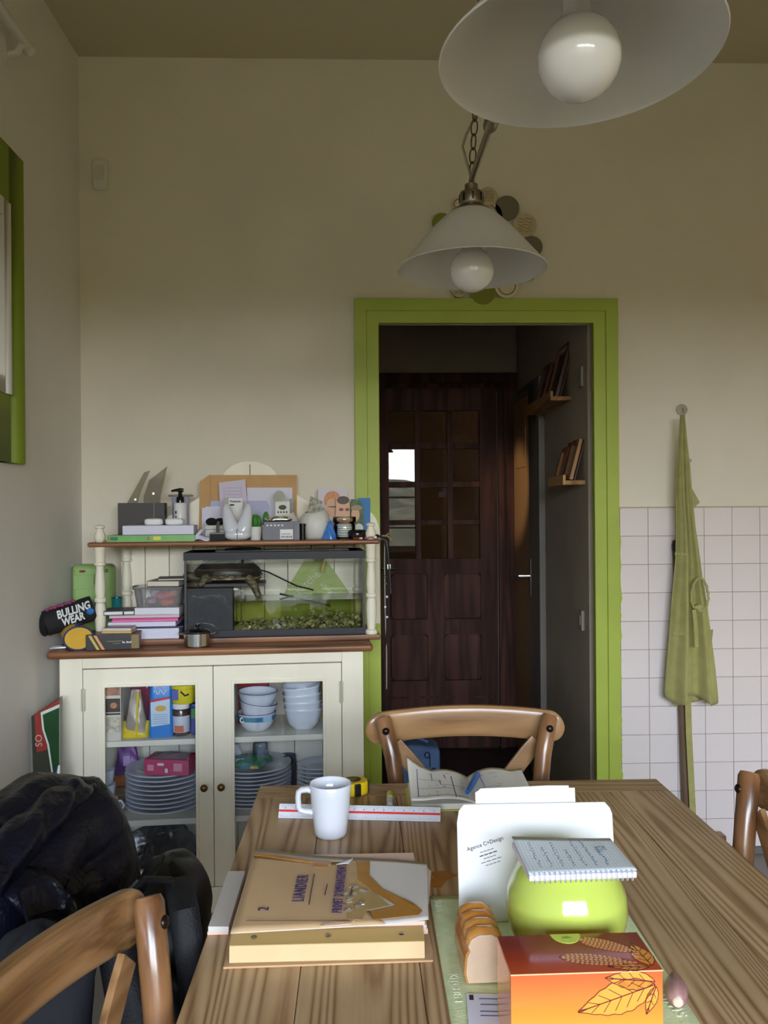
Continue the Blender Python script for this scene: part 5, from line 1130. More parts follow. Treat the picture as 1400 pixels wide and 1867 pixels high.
# green printed cloth behind the tank
gk = sroot('hanging_cloth', 'green printed cloth hanging in a triangle behind the tank', 'cloth', 0, .347, 0)
P = [at_s(x, y, .347) for x, y in ((512, 1150), (512, 1092), (556, 1020), (594, 1020), (640, 1085), (640, 1150))]
MB().prism(P, 0, .003, 'y').build('cloth', pm('leaf_green_cotton', (190, 206, 136), .9, var=.06, vs=40), gk)
c = at_s(565, 1058, .347); text('Kitchen', .042, pm('chalk_print', (226, 230, 206), .9), gk, (c[0], -.001, c[1]), (PI/2, -.72, 0))
c = at_s(598, 1074, .347); text('Kitchen', .022, MATS['chalk_print'], gk, (c[0], -.001, c[1]), (PI/2, .6, 0)); c = at_s(530, 1072, .347); text('Ca', .022, MATS['chalk_print'], gk, (c[0], -.001, c[1]), (PI/2, -.72, 0))
# steel pot
sp_ = sroot('steel_pot', 'small stainless steel casserole with lid in front of the tank', 'pot', lxp(360, .044, 1160), .045, CT+.0005)
MB().lathe([(0, 0), (.040, 0), (.0435, .004), (.0435, .044), (.0455, .046), (.042, .047), (.041, .006), (0, .005)], 36).build('pan', STEEL, sp_, smooth=True)
MB().lathe([(.0435, .0475), (.0435, .0495), (.030, .056), (.012, .0595), (0, .060)], 36).build('lid', pm('dark_steel_lid', (110, 110, 108), .2, metal=1.), sp_, smooth=True)
MB().lathe([(0, .060), (.004, .060), (.0045, .065), (.008, .068), (.007, .073), (0, .074)], 16).build('lid_knob', BLACKG, sp_, smooth=True)
for s in (-1, 1): MB().tube([(s*.043, -.012, .040), (s*.058, -.010, .043), (s*.062, 0, .043), (s*.058, .010, .043), (s*.043, .012, .040)], .0025, 8).build('handle', STEEL, sp_, smooth=True)
# paper pile, folder, container, books
def pile(name, label, cat, px0, px1, ly0, ly1, z0, z1, mat, rot=0., part='sheets', group='papers piled beside the tank'):
    a, b2 = lxp(px0, ly0, 1130), lxp(px1, ly0, 1130); r = sroot(name, label, cat, (a+b2)/2, (ly0+ly1)/2, z0, rot, group); w, d = (b2-a)/2, (ly1-ly0)/2
    MB().box(-w, w, -d, d, 0, z1-z0-.0004).build(part, mat, r, bevel=.001)
    for k in range(int((z1-z0)/.006)): 
        zz = .003+.006*k; MB().box(-w-.002*R9.random(), w-.004*R9.random(), -d-.0012, -d+.004, zz, zz+.0012).build('sheet_edge', LAV, r)
    return r, w, d
pile('paper_stack', 'lowest thick stack of white papers beside the tank', 'papers', 215, 326, .10, .29, B0, .935, LAV)
pile('blue_folder', 'dark blue folder in the paper pile beside the tank', 'folder', 222, 331, .096, .29, .9355, .941, pm('navy_card', (40, 48, 96), .5), .05, 'cover')
pile('exercise_books', 'white exercise books under the pink folder', 'papers', 198, 322, .098, .29, .9415, .958, LAV, -.03)
pile('pink_folder', 'bright magenta folder in the paper pile', 'folder', 203, 323, .094, .29, .9585, .970, pm('magenta_card', (226, 52, 148), .4), .03, 'cover')
pile('pinkish_papers', 'pinkish papers lying on the magenta folder', 'papers', 200, 328, .10, .29, .9705, .981, pm('rose_paper', (214, 190, 194), .7), -.02)
pile('white_booklet', 'white booklets lying below the plastic container', 'booklet', 247, 329, .096, .24, .9815, 1.005, pm('white_booklet', (226, 226, 236), .6), -.05)
r, w, d = pile('navy_notebook', 'navy notebook with elastic band at the left of the paper pile', 'notebook', 187, 243, .094, .20, .9815, .9975, pm('navy_leatherette', (24, 32, 58), .5), .06, 'cover')
MB().box(-w+.003, w-.002, -d-.0016, -d, .003, .0125).build('page_edges', WHITE, r); MB().box(.012, .017, -d-.003, d, -.0005, .0165).build('elastic_band', BLACK, r)
tg = sroot('teal_tumbler', 'teal glass tumbler standing behind the navy notebook', 'tumbler', lxp(213, .265, 1095), .265, B0)
MB().lathe([(0, 0), (.0145, 0), (.0155, .003), (.0185, .128), (.017, .128), (.014, .006), (0, .005)], 24).build('glass_body', pm('teal_glass', (30, 118, 122), .15, coat=.3), tg, smooth=True)
MB().lathe([(.0188, .122), (.0192, .125), (.0186, .128)], 24).build('rim', pm('dark_teal', (24, 84, 90), .2), tg, smooth=True)
ct = sroot('plastic_container', 'clear plastic container full of red and orange bits on the paper pile', 'container', lxp(290, .13, 1085), .165, 1.0055, -.05)
w = .080
MB().prism(rrect(-w+.008, w-.008, -.055, .055, .018), 0, .002).build('base', glass('cloudy_plastic', (.78, .78, .82), 1.4, .1, .25, (.7, .68, .7)), ct)
for s in ((0, 1),): 
    V = []; N = len(rrect(0, 1, 0, 1, .2)); bot = rrect(-w+.008, w-.008, -.055, .055, .018); tp3 = rrect(-w, w, -.062, .062, .02)
    MB().add([(x, y, .001) for x, y in bot]+[(x, y, .062) for x, y in tp3], [(i, (i+1) % N, N+(i+1) % N, N+i) for i in range(N)]).build('walls', MATS['cloudy_plastic'], ct, smooth=True)
MB().prism(rrect(-w-.004, w+.004, -.066, .066, .022), .062, .067).build('lid', glass('grey_lid_plastic', (.6, .62, .66), 1.4, .1, .45, (.42, .43, .46)), ct, bevel=.001)
MB().box(-w-.012, -w+.004, -.02, .02, .056, .069).build('clip', pm('dark_clip', (60, 58, 60), .4), ct, bevel=.003)
for k, (cx2, cy2, cz2, sx2, c) in enumerate(((.03, -.02, .014, .045, (226, 106, 70)), (.01, .01, .034, .05, (236, 120, 140)), (-.03, .0, .016, .03, (190, 160, 170)), (.04, .01, .04, .03, (240, 150, 130)), (-.02, .02, .04, .03, (200, 196, 210)))):
    MB().sph((cx2, cy2, cz2), sx2*.55, .028, .012, 14, 8, e=.6).jit(.003, k).build('stored_bag', pm('bit%d' % k, c, .4), ct, smooth=True)
def book(name, label, px0, px1, ly0, ly1, z0, z1, cov_, rot):
    a, b2 = lxp(px0, ly0, 1055), lxp(px1, ly0, 1055); r = sroot(name, label, 'book', (a+b2)/2, (ly0+ly1)/2, z0, rot, 'books on the plastic container'); w, d = (b2-a)/2, (ly1-ly0)/2; t = z1-z0
    MB().box(-w+.002, w-.002, -d+.002, d-.002, .002, t-.002).build('pages', pm('paper_edge', (222, 214, 198), .8), r)
    for zz in (0, t-.002): MB().box(-w, w, -d, d, zz, zz+.002).build('cover', cov_, r, bevel=.0006)
    MB().box(-w, -w+.002, -d, d, 0, t).build('spine', cov_, r)
book('thick_paperback', 'cream paged paperback lying on the plastic container', 271, 331, .115, .24, 1.0735, 1.092, pm('grey_cover', (150, 144, 130), .5), -.12)
book('thin_notebook', 'thin dark notebook on top of the paperback', 285, 333, .125, .235, 1.0925, 1.100, pm('charcoal_cover', (58, 56, 54), .5), .1)
# green canister
gcn = sroot('green_canister', 'pale green plastic canister standing in the corner behind the hutch post', 'canister', (lxp(130, .25, 1070)+lxp(204, .25, 1070))/2, .295, B0-.018)
cw = (lxp(204, .25, 1070)-lxp(130, .25, 1070))/2; ch = zp(165, 1030, .25)-B0+.018
GP = pm('pale_green_plastic', (150, 186, 112), .45, var=.06, vs=12)
MB().box(-cw, cw, -.045, .045, 0, ch).build('body', GP, gcn, bevel=.018, seg=4)
MB().tube([(.012, -.046, ch-.065), (.016, -.05, ch-.035), (.03, -.052, ch-.022), (cw-.012, -.05, ch-.02)], .006, 8).build('handle_recess', pm('painted_shade_green', (112, 140, 80), .5), gcn, smooth=True)  # recess shade put into a darker copy of the green
MB().box(-cw+.008, .008, -.0475, -.044, ch-.085, ch-.035).build('moulded_panel', GP, gcn, bevel=.004)
MB().prism(ellipse(-cw*.45, ch-.022, .011, .004, 14), -.0475, -.043, 'y').build('red_mark', pm('dull_red', (110, 48, 40), .6), gcn)
# pencil cases
pc1 = sroot('black_pencil_case', 'black pencil case with bold white lettering lying in the corner', 'pencil case', .052, .085, .985, 0)
ax = Matrix.Rotation(-.30, 4, 'Y') @ Matrix.Rotation(.35, 4, 'Z')
BF = pm('black_canvas', (22, 22, 24), .8, bump=.3, bs=200)
def cas(u, v):
    a = 2*PI*u; x = -.078+.156*v; r_ = .037*(1+.03*math.sin(v*9)); return ax @ Vector((x, r_*math.cos(a)*.9, r_*math.sin(a)*1.12))
MB().grid(cas, 26, 12, cu=True).add([cas(j/26, 0) for j in range(26)], [tuple(range(26))]).add([cas(j/26, 1) for j in range(26)], [tuple(range(26))]).build('case_body', BF, pc1, smooth=True)
MB().sph(ax @ Vector((-.078, 0, 0)), .018, .034, .041, 18, 12).build('end_cap', pm('black_foam', (16, 16, 17), .9), pc1, smooth=True)
fr_ = ax @ Matrix.Rotation(PI/2, 4, 'X'); lett = pm('silver_white_print', (222, 224, 226), .6)
for s, sz, x, z in (('BULLING', .036, .014, .014), ('WEAR', .034, .004, -.014)):
    t = text(s, sz, lett, pc1, (0, 0, 0), bold=.0012, squeeze=.86, shear=.15); t.matrix_local = ax @ Matrix.Translation((x, -.0355, z)) @ Matrix.Rotation(PI/2, 4, 'X') @ Matrix.Diagonal((.74, 1, 1, 1))
zc_ = MB()
for k in range(8): p = ax @ Vector((-.06+.012*k, -.012, .041+.002*(k % 2))); zc_.sph(p, .008, .007, .006, 8, 6)
zc_.build('patterned_lining', pm('colourful_lining', (90, 60, 130), .7, vs=120, col2=(180, 70, 70)), pc1)
q = ax @ Vector((.062, -.034, -.006)); MB().sph(q, .014, .006, .012, 10, 8).build('blue_patch', pm('blue_patch', (36, 110, 190), .6), pc1)
pc2 = sroot('yellow_pencil_case', 'yellow pencil case with blue piping at the front left corner of the sideboard', 'pencil case', .080, .058, CT+.001, .38)
YF_ = pm('mustard_canvas', (222, 176, 62), .8, bump=.2, bs=200, var=.05, vs=20); NB = pm('navy_piping', (48, 58, 110), .6)
def yc(u, v): a = 2*PI*u; s_ = 1-.12*v; return (.046*math.cos(a)*s_, -.05+.135*v, .039+.038*math.sin(a)*s_+.012*v)
MB().grid(yc, 28, 8, cu=True).add([yc(j/28, 1) for j in range(28)], [tuple(range(28))]).add([yc(j/28, 0) for j in range(28)], [tuple(range(28))]).build('case_body', YF_, pc2, smooth=True)
MB().tube([yc(j/28, 0) for j in range(28)], .003, 8, closed=True).build('end_piping', NB, pc2, smooth=True)
MB().tube([yc(.25, v/8) for v in range(9)], .0045, 8).build('zip', NB, pc2, smooth=True)
MB().prism([(-.012, 0), (.016, .0), (.004, -.030)], .0, .002).xf(Matrix.Translation((.004, -.03, .078)) @ Matrix.Rotation(-.3, 4, 'X')).build('zip_flap', NB, pc2)
wpn = sroot('silver_pen', 'silver pen poking out at the left end of the sideboard top', 'pen', .010, .040, CT+.006, .15)
MB().tube([(-.010, 0, 0), (-.006, 0, 0), (.04, .004, 0)], [.002, .005, .005], 10).build('barrel', pm('pen_silver', (206, 206, 212), .3, metal=.5), wpn, smooth=True); MB().box(0, .03, -.001, .001, .005, .007).build('clip', STEEL, wpn)
# black dictionary
dx0, dx1 = lxp(155, .012, 1165), lxp(252, .012, 1165)
dk = sroot('black_dictionary', 'thick black paperback dictionary lying at the front of the sideboard top', 'book', (dx0+dx1)/2, .060, CT+.0005, .08)
w = (dx1-dx0)/2; BKC = pm('black_gold_cover', (26, 24, 26), .35); hB = .050
MB().box(-w, w, -.052, -.048, 0, hB).build('spine', BKC, dk, bevel=.001); MB().box(-w, w, -.050, .065, 0, .002).build('cover', BKC, dk); MB().box(-w, w, -.050, .065, hB-.002, hB).build('cover', pm('rust_cover', (96, 56, 34), .4, var=.3, vs=25), dk)
MB().box(-w+.003, w-.002, -.048, .062, .002, hB-.002).build('pages', pm('grey_page_edge', (176, 168, 160), .8, bump=.5, bs=400, stretch=(.1, .1, 3)), dk)
for x, c in ((-w+.026, (206, 184, 84)), (-w+.042, (226, 160, 96))): MB().prism([(x-.018, hB-.002), (x-.009, hB-.002), (x+.017, .002), (x+.008, .002)], -.0532, -.0518, 'y').build('diagonal_stripe', pm('stripe%d' % c[1], c, .5), dk)
MB().box(w-.026, w-.002, -.0528, -.0518, .003, hB-.003).build('gold_band', pm('dull_gold', (132, 112, 56), .45), dk)
GLD = pm('gold_print', (150, 130, 96), .5)
m = MB()
for k in range(9): m.box(-.018+.0055*k, -.0145+.0055*k, -.0527, -.0518, .0265, .0295)
for k in range(6): m.box(.0+.004*k, .003+.004*k, -.0527, -.0518, .0195, .0212)
m.build('gold_title', GLD, dk); m = MB()
for k, hh in enumerate((.006, .004, .0, .006, .004, .004, .006)): m.box(.030+.0042*k, .0332+.0042*k, -.0527, -.0518, .021, .021+max(.0005, hh))
m.build('white_title', WHITE, dk)
wb_ = sroot('card_case', 'flat white and tan card box lying on the black dictionary', 'box', lxp(217, .05, 1145), .055, CT+hB+.001, -.1)
MB().box(-.048, .048, -.03, .03, 0, .008).build('tan_tray', pm('tan_card', (214, 178, 120), .6), wb_, bevel=.001); MB().box(-.046, .046, -.029, .029, .008, .017).build('white_tray', pm('greyish_white', (214, 210, 204), .5), wb_, bevel=.002); MB().box(-.043, .046, -.026, .03, .017, .0195).build('brown_top', pm('taupe_gloss', (120, 104, 96), .2), wb_, bevel=.001)

# ================================================================== THINGS INSIDE THE CABINET
def clx(px, ly, py): return at_s(px, py, ly)[0]
ORD = ['topmost', 'second', 'third', 'fourth', 'fifth', 'sixth', 'seventh', 'eighth', 'ninth', 'tenth', 'eleventh']
def ordl(k, n): return ORD[0] if k == 0 else ('lowest' if k == n-1 else ORD[k]+' from top')
PLT = pm('white_porcelain', (226, 230, 238), .15, spec=.6)
def plate_stack(where, px, py, ly, R_, n, z0, dz, grp):
    lx = clx(px, ly, py); me = None
    for i in range(n):
        lab = '%s white plate in the stack %s' % (ordl(n-1-i, n), where)
        if me is None:
            o = MB().lathe([(0, .001), (R_*.55, .0), (R_*.60, .002), (R_*.68, .007), (R_*.975, .0145), (R_, .0150), (R_, .0185), (R_*.985, .0185), (R_*.66, .011), (R_*.58, .0055), (0, .005)], 56).build('dinner_plate', PLT, None, smooth=True, ang=35); me = o
        else: o = me.copy(); COL.objects.link(o)
        o.location = sb(lx+R9.uniform(-.002, .002), ly+R9.uniform(-.002, .002), z0+dz*i); tag(o, lab, 'plate', grp)
    return lx, z0+dz*(n-1)+.0055
pl_, pzt = plate_stack('behind the left cabinet door', 300, 1450, .190, .130, 9, SH2+.001, .0150, 'plates in the left cabinet')
r, w, d, H = sbox('pink_tea_box', 'pink printed tea box lying on the left plate stack', 'box', 266, 353, 1400, .075, .17, pzt+.012, pm('pink_card', (206, 46, 100), .5, var=.05, vs=20), 'carton', .002, -.25, h=.052)
for x, z, ww, hh, c in ((-.02, .03, .022, .008, WHITE), (.0, .010, .010, .014, WHITE), (-.055, .018, .022, .020, pm('rose_print', (236, 150, 180), .6)), (.040, .022, .030, .026, pm('rose_print', (236, 150, 180), .6))): MB().box(x-ww/2, x+ww/2, -d-.0006, -d, z-hh/2+.006, z+hh/2+.006).build('print_patch', c, r)
MB().grid(lambda u, v: (-w*.8+w*1.6*u, -d*.8+d*1.6*v, H+.001+.012*math.sin(PI*u)*math.sin(PI*v)+.003*math.sin(u*17)*math.sin(v*13)), 14, 10).build('crumpled_foil', pm('violet_silver_film', (190, 160, 176), .2, metal=.6), r, smooth=True)
# cups left
def cup(label, lx, ly, z, r_, h_, handle=True):
    c = sroot('coffee_cup', label, 'cup', lx, ly, z, 0, 'cups in the left cabinet')
    MB().lathe([(0, .001), (r_*.7, 0), (r_*.8, .003), (r_*.95, h_*.5), (r_, h_), (r_*.93, h_), (r_*.86, h_*.5), (r_*.66, .006), (0, .005)], 28).build('cup_body', PLT, c, smooth=True)
    if handle: MB().tube([(r_*.9, 0, h_*.8), (r_*1.35, -.004, h_*.85), (r_*1.6, -.004, h_*.55), (r_*1.3, 0, h_*.2), (r_*.85, 0, h_*.18)], .0042, 8).build('handle', PLT, c, smooth=True)
cl = clx(205, .12, 1450)
sa = sroot('saucer', 'white saucer under the cup behind the left cabinet door', 'saucer', cl-.012, .11, SH2+.001)
MB().lathe([(0, .001), (.03, 0), (.036, .004), (.052, .010), (.0515, .0115), (.034, .0065), (0, .005)], 32).build('dish', PLT, sa, smooth=True); MB().lathe([(.0505, .0118), (.052, .0108), (.0525, .0115), (.051, .0124)], 32).build('rim_line', pm('navy_rim', (40, 48, 90), .3), sa)
cup('white cup with curved handle on the saucer', cl-.014, .11, SH2+.007, .034, .052)
cup('white cup standing upside up on the lower cup behind the left door', cl-.018, .11, SH2+.0605, .030, .048, False)
cup('highest small white cup of the cup tower behind the left door', cl-.020, .11, SH2+.1095, .030, .048, False)
# bags lower left back
pg = sroot('purple_bag', 'purple and orange snack bag standing behind the cups', 'bag', clx(232, .26, 1390), .27, SH2+.055)
def bagm(w, h, t, mat, parent, z0=0., topw=.9, nm='bag_body'):
    def fn(u, v):
        a = 2*PI*u; k = max(.06, (1-v**2.2)); wx = w*(1+(topw-1)*v)
        return (wx*math.copysign(abs(math.cos(a))**.6, math.cos(a))*(1+.015*math.sin(v*19)), t*k*math.copysign(abs(math.sin(a))**.7, math.sin(a))+.002*math.sin(a*3+v*9), z0+h*v)
    return MB().grid(fn, 28, 16, cu=True).add([fn(j/28, 0) for j in range(28)], [tuple(range(28))]).build(nm, mat, parent, smooth=True, ang=70)
bagm(.048, .10, .018, pm('purple_film', (110, 44, 130), .35), pg, .035, .62); bagm(.050, .045, .020, pm('orange_film', (206, 120, 40), .35), pg, 0, .95, 'orange_bottom')
MB().box(-.012, .012, -.019, -.016, .07, .105).build('white_print', pm('lilac_print', (196, 160, 216), .5), pg)
r, w, d, H = sbox('cardboard_carton', 'plain brown carton under the purple bag', 'box', 212, 252, 1440, .235, .31, SH2+.001, pm('brown_carton', (150, 112, 72), .7), 'carton', h=.052)
MB().box(-w, w, -d-.0005, -d+.001, H*.5, H*.53).build('tape_seam', KR2, r)
# dark crumpled plastic bottom left
cbg = sroot('black_plastic_bag', 'crumpled shiny black plastic bag on the cabinet floor', 'bag', clx(292, .17, 1570), .185, SH3+.001)
def cbf(u, v):
    a = 2*PI*u; b = PI/2*v; k = 1+.16*math.sin(a*5+v*7)+.12*math.sin(a*9-v*11)
    return (.125*k*math.cos(a)*math.cos(b), .115*math.sin(a)*math.cos(b)*min(1, k), max(0, .155*math.sin(b)*(1+.22*math.sin(a*7+2)*math.cos(b))+.012*math.sin(a*13)*math.cos(b)))
MB().grid(cbf, 64, 22, cu=True).build('bag', pm('shiny_black_film', (20, 20, 16), .18, spec=.7, bump=1., bs=45), cbg, smooth=True, ang=30)
MB().tube([(-.09, -.03, .12), (.0, -.05, .135), (.07, -.03, .14)], .002, 6).build('tie', NICKEL, cbg)
# upper left groceries
r, w, d, H = sbox('recipe_box', 'tall pastry carton with food pictures behind the left cabinet door', 'box', 189, 220, 1245, .062, .105, SH1+.0005, pm('cream_carton', (226, 218, 200), .5, var=.05, vs=30), 'carton', h=.205)
for z0, z1, c in ((.150, .19, (170, 120, 90)), (.095, .140, (60, 44, 36)), (.086, .092, (60, 66, 80)), (.03, .08, (206, 196, 170))): MB().box(-w+.002, w-.002, -d-.0006, -d, z0, z1).build('printed_picture', pm('boxprint%d' % c[0], c, .5, var=.35, vs=60), r)
MB().sph((.004, -d-.0002, .117), .017, .0006, .014, 12, 6).build('printed_pastry', pm('pastry_print', (206, 136, 84), .6, var=.2, vs=90), r)
yb = sroot('pasta_bag', 'clear pasta bag with yellow bottom in the left cabinet', 'bag', clx(248, .115, 1320), .120, SH1+.001)
bagm(.042, .155, .028, pm('taupe_film', (176, 160, 146), .25, var=.2, vs=20), yb, .0, .35, 'bag_film'); bagm(.045, .050, .031, pm('yellow_film', (236, 208, 40), .3), yb, 0, .97, 'yellow_bottom'); MB().bar((.004, -.031, .0), (.010, -.018, .15), .008, .002).build('yellow_seam', MATS['yellow_film'], yb)
mb_ = sroot('maroon_pack', 'maroon packet with white letters standing behind the pasta bags', 'packet', clx(262, .20, 1280), .215, SH1+.001, .1)
MB().box(-.045, .035, -.014, .014, 0, .19).build('packet', pm('maroon_film', (142, 26, 66), .35), mb_, bevel=.006); text('ly', .042, WHITE, mb_, (.010, -.0146, .165), (PI/2, 0, 0))
bl = sroot('blue_bag', 'bright blue flour bag with white label in the left cabinet', 'bag', clx(294, .10, 1310), .105, SH1+.001, .06)
BLF = pm('bright_blue_film', (20, 128, 214), .3, coat=.3)
def blf(u, v): a = 2*PI*u; k = 1-.13*v; return (.040*k*math.copysign(abs(math.cos(a))**.35, math.cos(a)), .024*(1-.5*v**3)*math.copysign(abs(math.sin(a))**.4, math.sin(a)), .196*v+.002*math.sin(a*5)*v)
MB().grid(blf, 32, 14, cu=True).add([blf(j/32, 0) for j in range(32)], [tuple(range(32))]).add([blf(j/32, 1) for j in range(32)], [tuple(range(32))]).build('bag', BLF, bl, smooth=True, ang=50)
MB().prism([(-.031, .038), (.029, .045), (.030, .13), (-.033, .12)], -.0262, -.0240, 'y').build('white_label', pm('pale_blue_label', (206, 222, 236), .4), bl)
MB().prism(ellipse(0, .098, .018, .010, 18), -.0268, -.0258, 'y').build('printed_dish', pm('yellow_dish_print', (222, 170, 70), .5), bl)
MB().prism([(-.033, .119), (.030, .129), (.030, .136), (-.033, .127)], -.0268, -.0240, 'y').build('red_banner', pm('red_print', (206, 50, 60), .5), bl)
MB().tube([(-.022+.0055*k, -.0235, .152+.010*math.sin(k*1.9)) for k in range(9)], .0022, 6).tube([(-.015+.005*k, -.0232, .170+.006*math.sin(k*2.3)) for k in range(7)], .0018, 6).build('white_swirl_print', WHITE, bl)
m = MB()
for k in range(5): m.box(-.026, .022, -.0267, -.0258, .048+.007*k, .0495+.007*k)
m.build('label_lines', pm('label_blue_ink', (110, 150, 190), .6), bl)
cj2 = sroot('spread_jar', 'chocolate spread jar with white lid in the left cabinet', 'jar', clx(330, .115, 1310), .115, SH1+.001)
MB().lathe([(0, 0), (.026, 0), (.0285, .004), (.0285, .082), (.025, .090), (0, .090)], 28).build('jar_body', pm('chocolate_brown', (74, 46, 34), .2, coat=.4), cj2, smooth=True)
MB().lathe([(.0288, .012), (.0291, .013), (.0291, .066), (.0288, .067)], 28).build('paper_label', pm('jar_label', (206, 210, 222), .5), cj2, smooth=True)
MB().lathe([(0, .090), (.028, .090), (.029, .092), (.029, .105), (.027, .107), (0, .107)], 28).build('lid', WHITE, cj2, smooth=True)
MB().box(-.018, .012, -.0300, -.0270, .014, .036).build('orange_patch', pm('orange_print', (206, 104, 50), .5), cj2)
yt = sroot('yellow_tub', 'yellow plastic tub stacked on the chocolate jar', 'tub', clx(334, .115, 1260), .118, SH1+.109)
MB().lathe([(0, 0), (.036, 0), (.039, .006), (.041, .050), (.043, .052), (.043, .064), (0, .064)], 28).build('tub', pm('yellow_tub_plastic', (232, 214, 50), .3), yt, smooth=True)
MB().prism([(-.033, .016), (-.012, .016), (-.012, .05), (-.033, .05)], -.0405, -.030, 'y').build('blue_barcode', pm('blue_print', (84, 96, 170), .5), yt); MB().tube([(-.004, -.0405, .045), (.01, -.041, .030), (.022, -.036, .034)], .003, 6).build('dark_print', INKK, yt)
r, w, d, H = sbox('blue_pack', 'blue and green packet at the right of the left cabinet', 'packet', 347, 362, 1300, .10, .14, SH1+.0005, pm('royal_blue_film', (36, 54, 150), .3), 'packet', .006, h=.105)
MB().box(-w*.8, w, -d-.001, -d+.002, H*.55, H*.85).build('green_print', pm('leaf_green_print', (70, 140, 70), .4), r)
# right cabinet: bowls
def bowl(name, label, lx, ly, z, R_, h_, mat, tilt=(0, 0), n=44, e=1.0, rimcol=None, band=None, group=None):
    b3 = sroot(name, label, 'bowl', lx, ly, z, 0, group); b3.rotation_euler = (tilt[0], tilt[1], TH)
    pw = lambda q: math.copysign(abs(q)**e, q)
    prof = [(.45, 0), (.55, .02), (.78, .25), (.91, .55), (.965, .88), (1.02, .93), (1.02, 1.), (.985, 1.), (.93, .88), (.87, .55), (.72, .28), (.45, .09), (0, .08)]
    def fn(u, v):
        a = 2*PI*u; k = len(prof)-1; t = v*k; i = min(int(t), k-1); f = t-i; r_ = prof[i][0]*(1-f)+prof[i+1][0]*f; zz = prof[i][1]*(1-f)+prof[i+1][1]*f
        return (R_*r_*pw(math.cos(a)), R_*r_*pw(math.sin(a)), h_*zz)
    MB().grid(fn, n, 12, cu=True).add([fn(j/n, 0) for j in range(n)], [tuple(range(n))]).build('bowl_body', mat, b3, smooth=True, ang=60)
    if rimcol: MB().lathe([(R_*.975, h_*.93), (R_*1.006, h_*.93), (R_*1.012, h_*1.005), (R_*.968, h_*1.006)], 40).build('painted_rim', rimcol, b3, smooth=True)
    if band:
        MB().lathe([(R_*.955, h_*.62), (R_*1.003, h_*.88)], 40).build('painted_band', band, b3, smooth=True)
        MB().prism(ellipse(-R_*.72, h_*.72, .008, .009, 16), -R_*.72, -R_*.6, 'y').build('fish_eye', WHITE, b3); MB().prism(ellipse(-R_*.72, h_*.72, .004, .005, 12), -R_*.74, -R_*.7, 'y').build('fish_pupil', INKK, b3)
        MB().obox((R_*.58, -R_*.80, h_*.74), (.034, .002, .018), Matrix.Rotation(.62, 3, 'Z')).build('price_label', pm('pale_blue_sticker', (170, 206, 232), .5), b3)
    return b3
NAV = pm('cobalt_rim', (34, 40, 110), .2); bxl = clx(468, .14, 1310)
bowl('fish_bowl', 'lowest bowl with painted blue fish band in the blue rimmed stack', bxl, .140, SH1+.001, .066, .064, PLT, rimcol=NAV, band=pm('blue_teal_glaze', (84, 120, 180), .2, vs=14, col2=(60, 150, 150)), group='blue rimmed bowls in the right cabinet')
bowl('rimmed_bowl', 'tilted white bowl with blue rim in the middle of its stack', bxl-.001, .140, SH1+.037, .064, .062, PLT, (.02, .14), rimcol=NAV, group='blue rimmed bowls in the right cabinet')
bowl('rimmed_bowl', 'topmost white bowl with blue rim in the right cabinet', bxl+.004, .140, SH1+.078, .067, .058, PLT, (.03, .02), rimcol=NAV, group='blue rimmed bowls in the right cabinet')
bxr = clx(553, .14, 1310)
for i in range(4): bowl('square_bowl', '%s white square bowl in the stack at the right cabinet side' % ordl(3-i, 4), bxr, .145, SH1+.001+.0255*i, .066, .076, PLT, (.03*i/3, -.03*i), e=.72, group='white square bowls in the right cabinet')
r, w, d, H = sbox('red_carton', 'red wrapped carton behind the blue rimmed bowls', 'box', 433, 490, 1255, .235, .31, SH1+.0005, pm('red_film', (150, 36, 44), .3, bump=.5, bs=40), 'carton', .004, h=.185); MB().box(-w*.5, w*.4, -d-.0006, -d, H*.8, H*.86).build('gold_print', GLD, r)
r, w, d, H = sbox('yellow_carton', 'yellow cereal carton behind the white square bowls', 'box', 528, 592, 1250, .255, .31, SH1+.0005, pm('yellow_card', (222, 186, 80), .5), 'carton', .002, h=.19); MB().prism(ellipse(0, H*.88, .014, .016, 16), -d-.0006, -d, 'y').build('orange_fruit_print', pm('orange_fruit', (206, 120, 60), .5), r)
plx, pzr = plate_stack('at the left of the right cabinet', 462, 1440, .200, .133, 10, SH2+.001, .0130, 'plates in the left stack of the right cabinet')
plate_stack('at the right side of the right cabinet', 580, 1430, .185, .075, 9, SH2+.001, .0135, 'plates in the right stack of the right cabinet')
gb = sroot('salad_bag', 'green printed salad bag lying on the plates of the right cabinet', 'bag', plx-.012, .155, pzr+.012)
def gbf(u, v): a = 2*PI*u; b = PI*(v-.5); k = 1+.1*math.sin(a*4); return (.078*k*math.cos(a)*math.cos(b), .055*math.sin(a)*math.cos(b), .018+.018*math.sin(b)+.006*math.sin(a*5+v*8)*math.cos(b))
MB().grid(gbf, 36, 14, cu=True).build('bag', pm('green_film', (40, 106, 64), .25, vs=30, col2=(90, 160, 140)), gb, smooth=True, ang=40)
for x, y, z, c in ((-.03, -.035, .030, (150, 206, 190)), (.035, -.036, .026, (190, 150, 140)), (-.055, -.03, .016, (150, 206, 60)), (-.01, -.045, .012, (60, 140, 200)), (.02, -.045, .010, (226, 196, 90))): MB().obox((x, y, z), (.028, .003, .014), Matrix.Rotation(-.6, 3, 'X')).build('film_print', pm('film%d%d' % (c[0], c[2]), c, .3), gb, bevel=.001)
lp_ = sroot('paper_leaflet', 'folded white leaflet standing behind the salad bag', 'leaflet', plx-.055, .20, pzr+.014, .3); MB().prism([(-.03, 0), (.03, 0), (.0, .062), (-.03, .058)], 0, .001, 'y').build('leaflet', LAV, lp_); MB().box(-.02, .0, -.0005, 0, .03, .032).build('print_line', INKB, lp_)
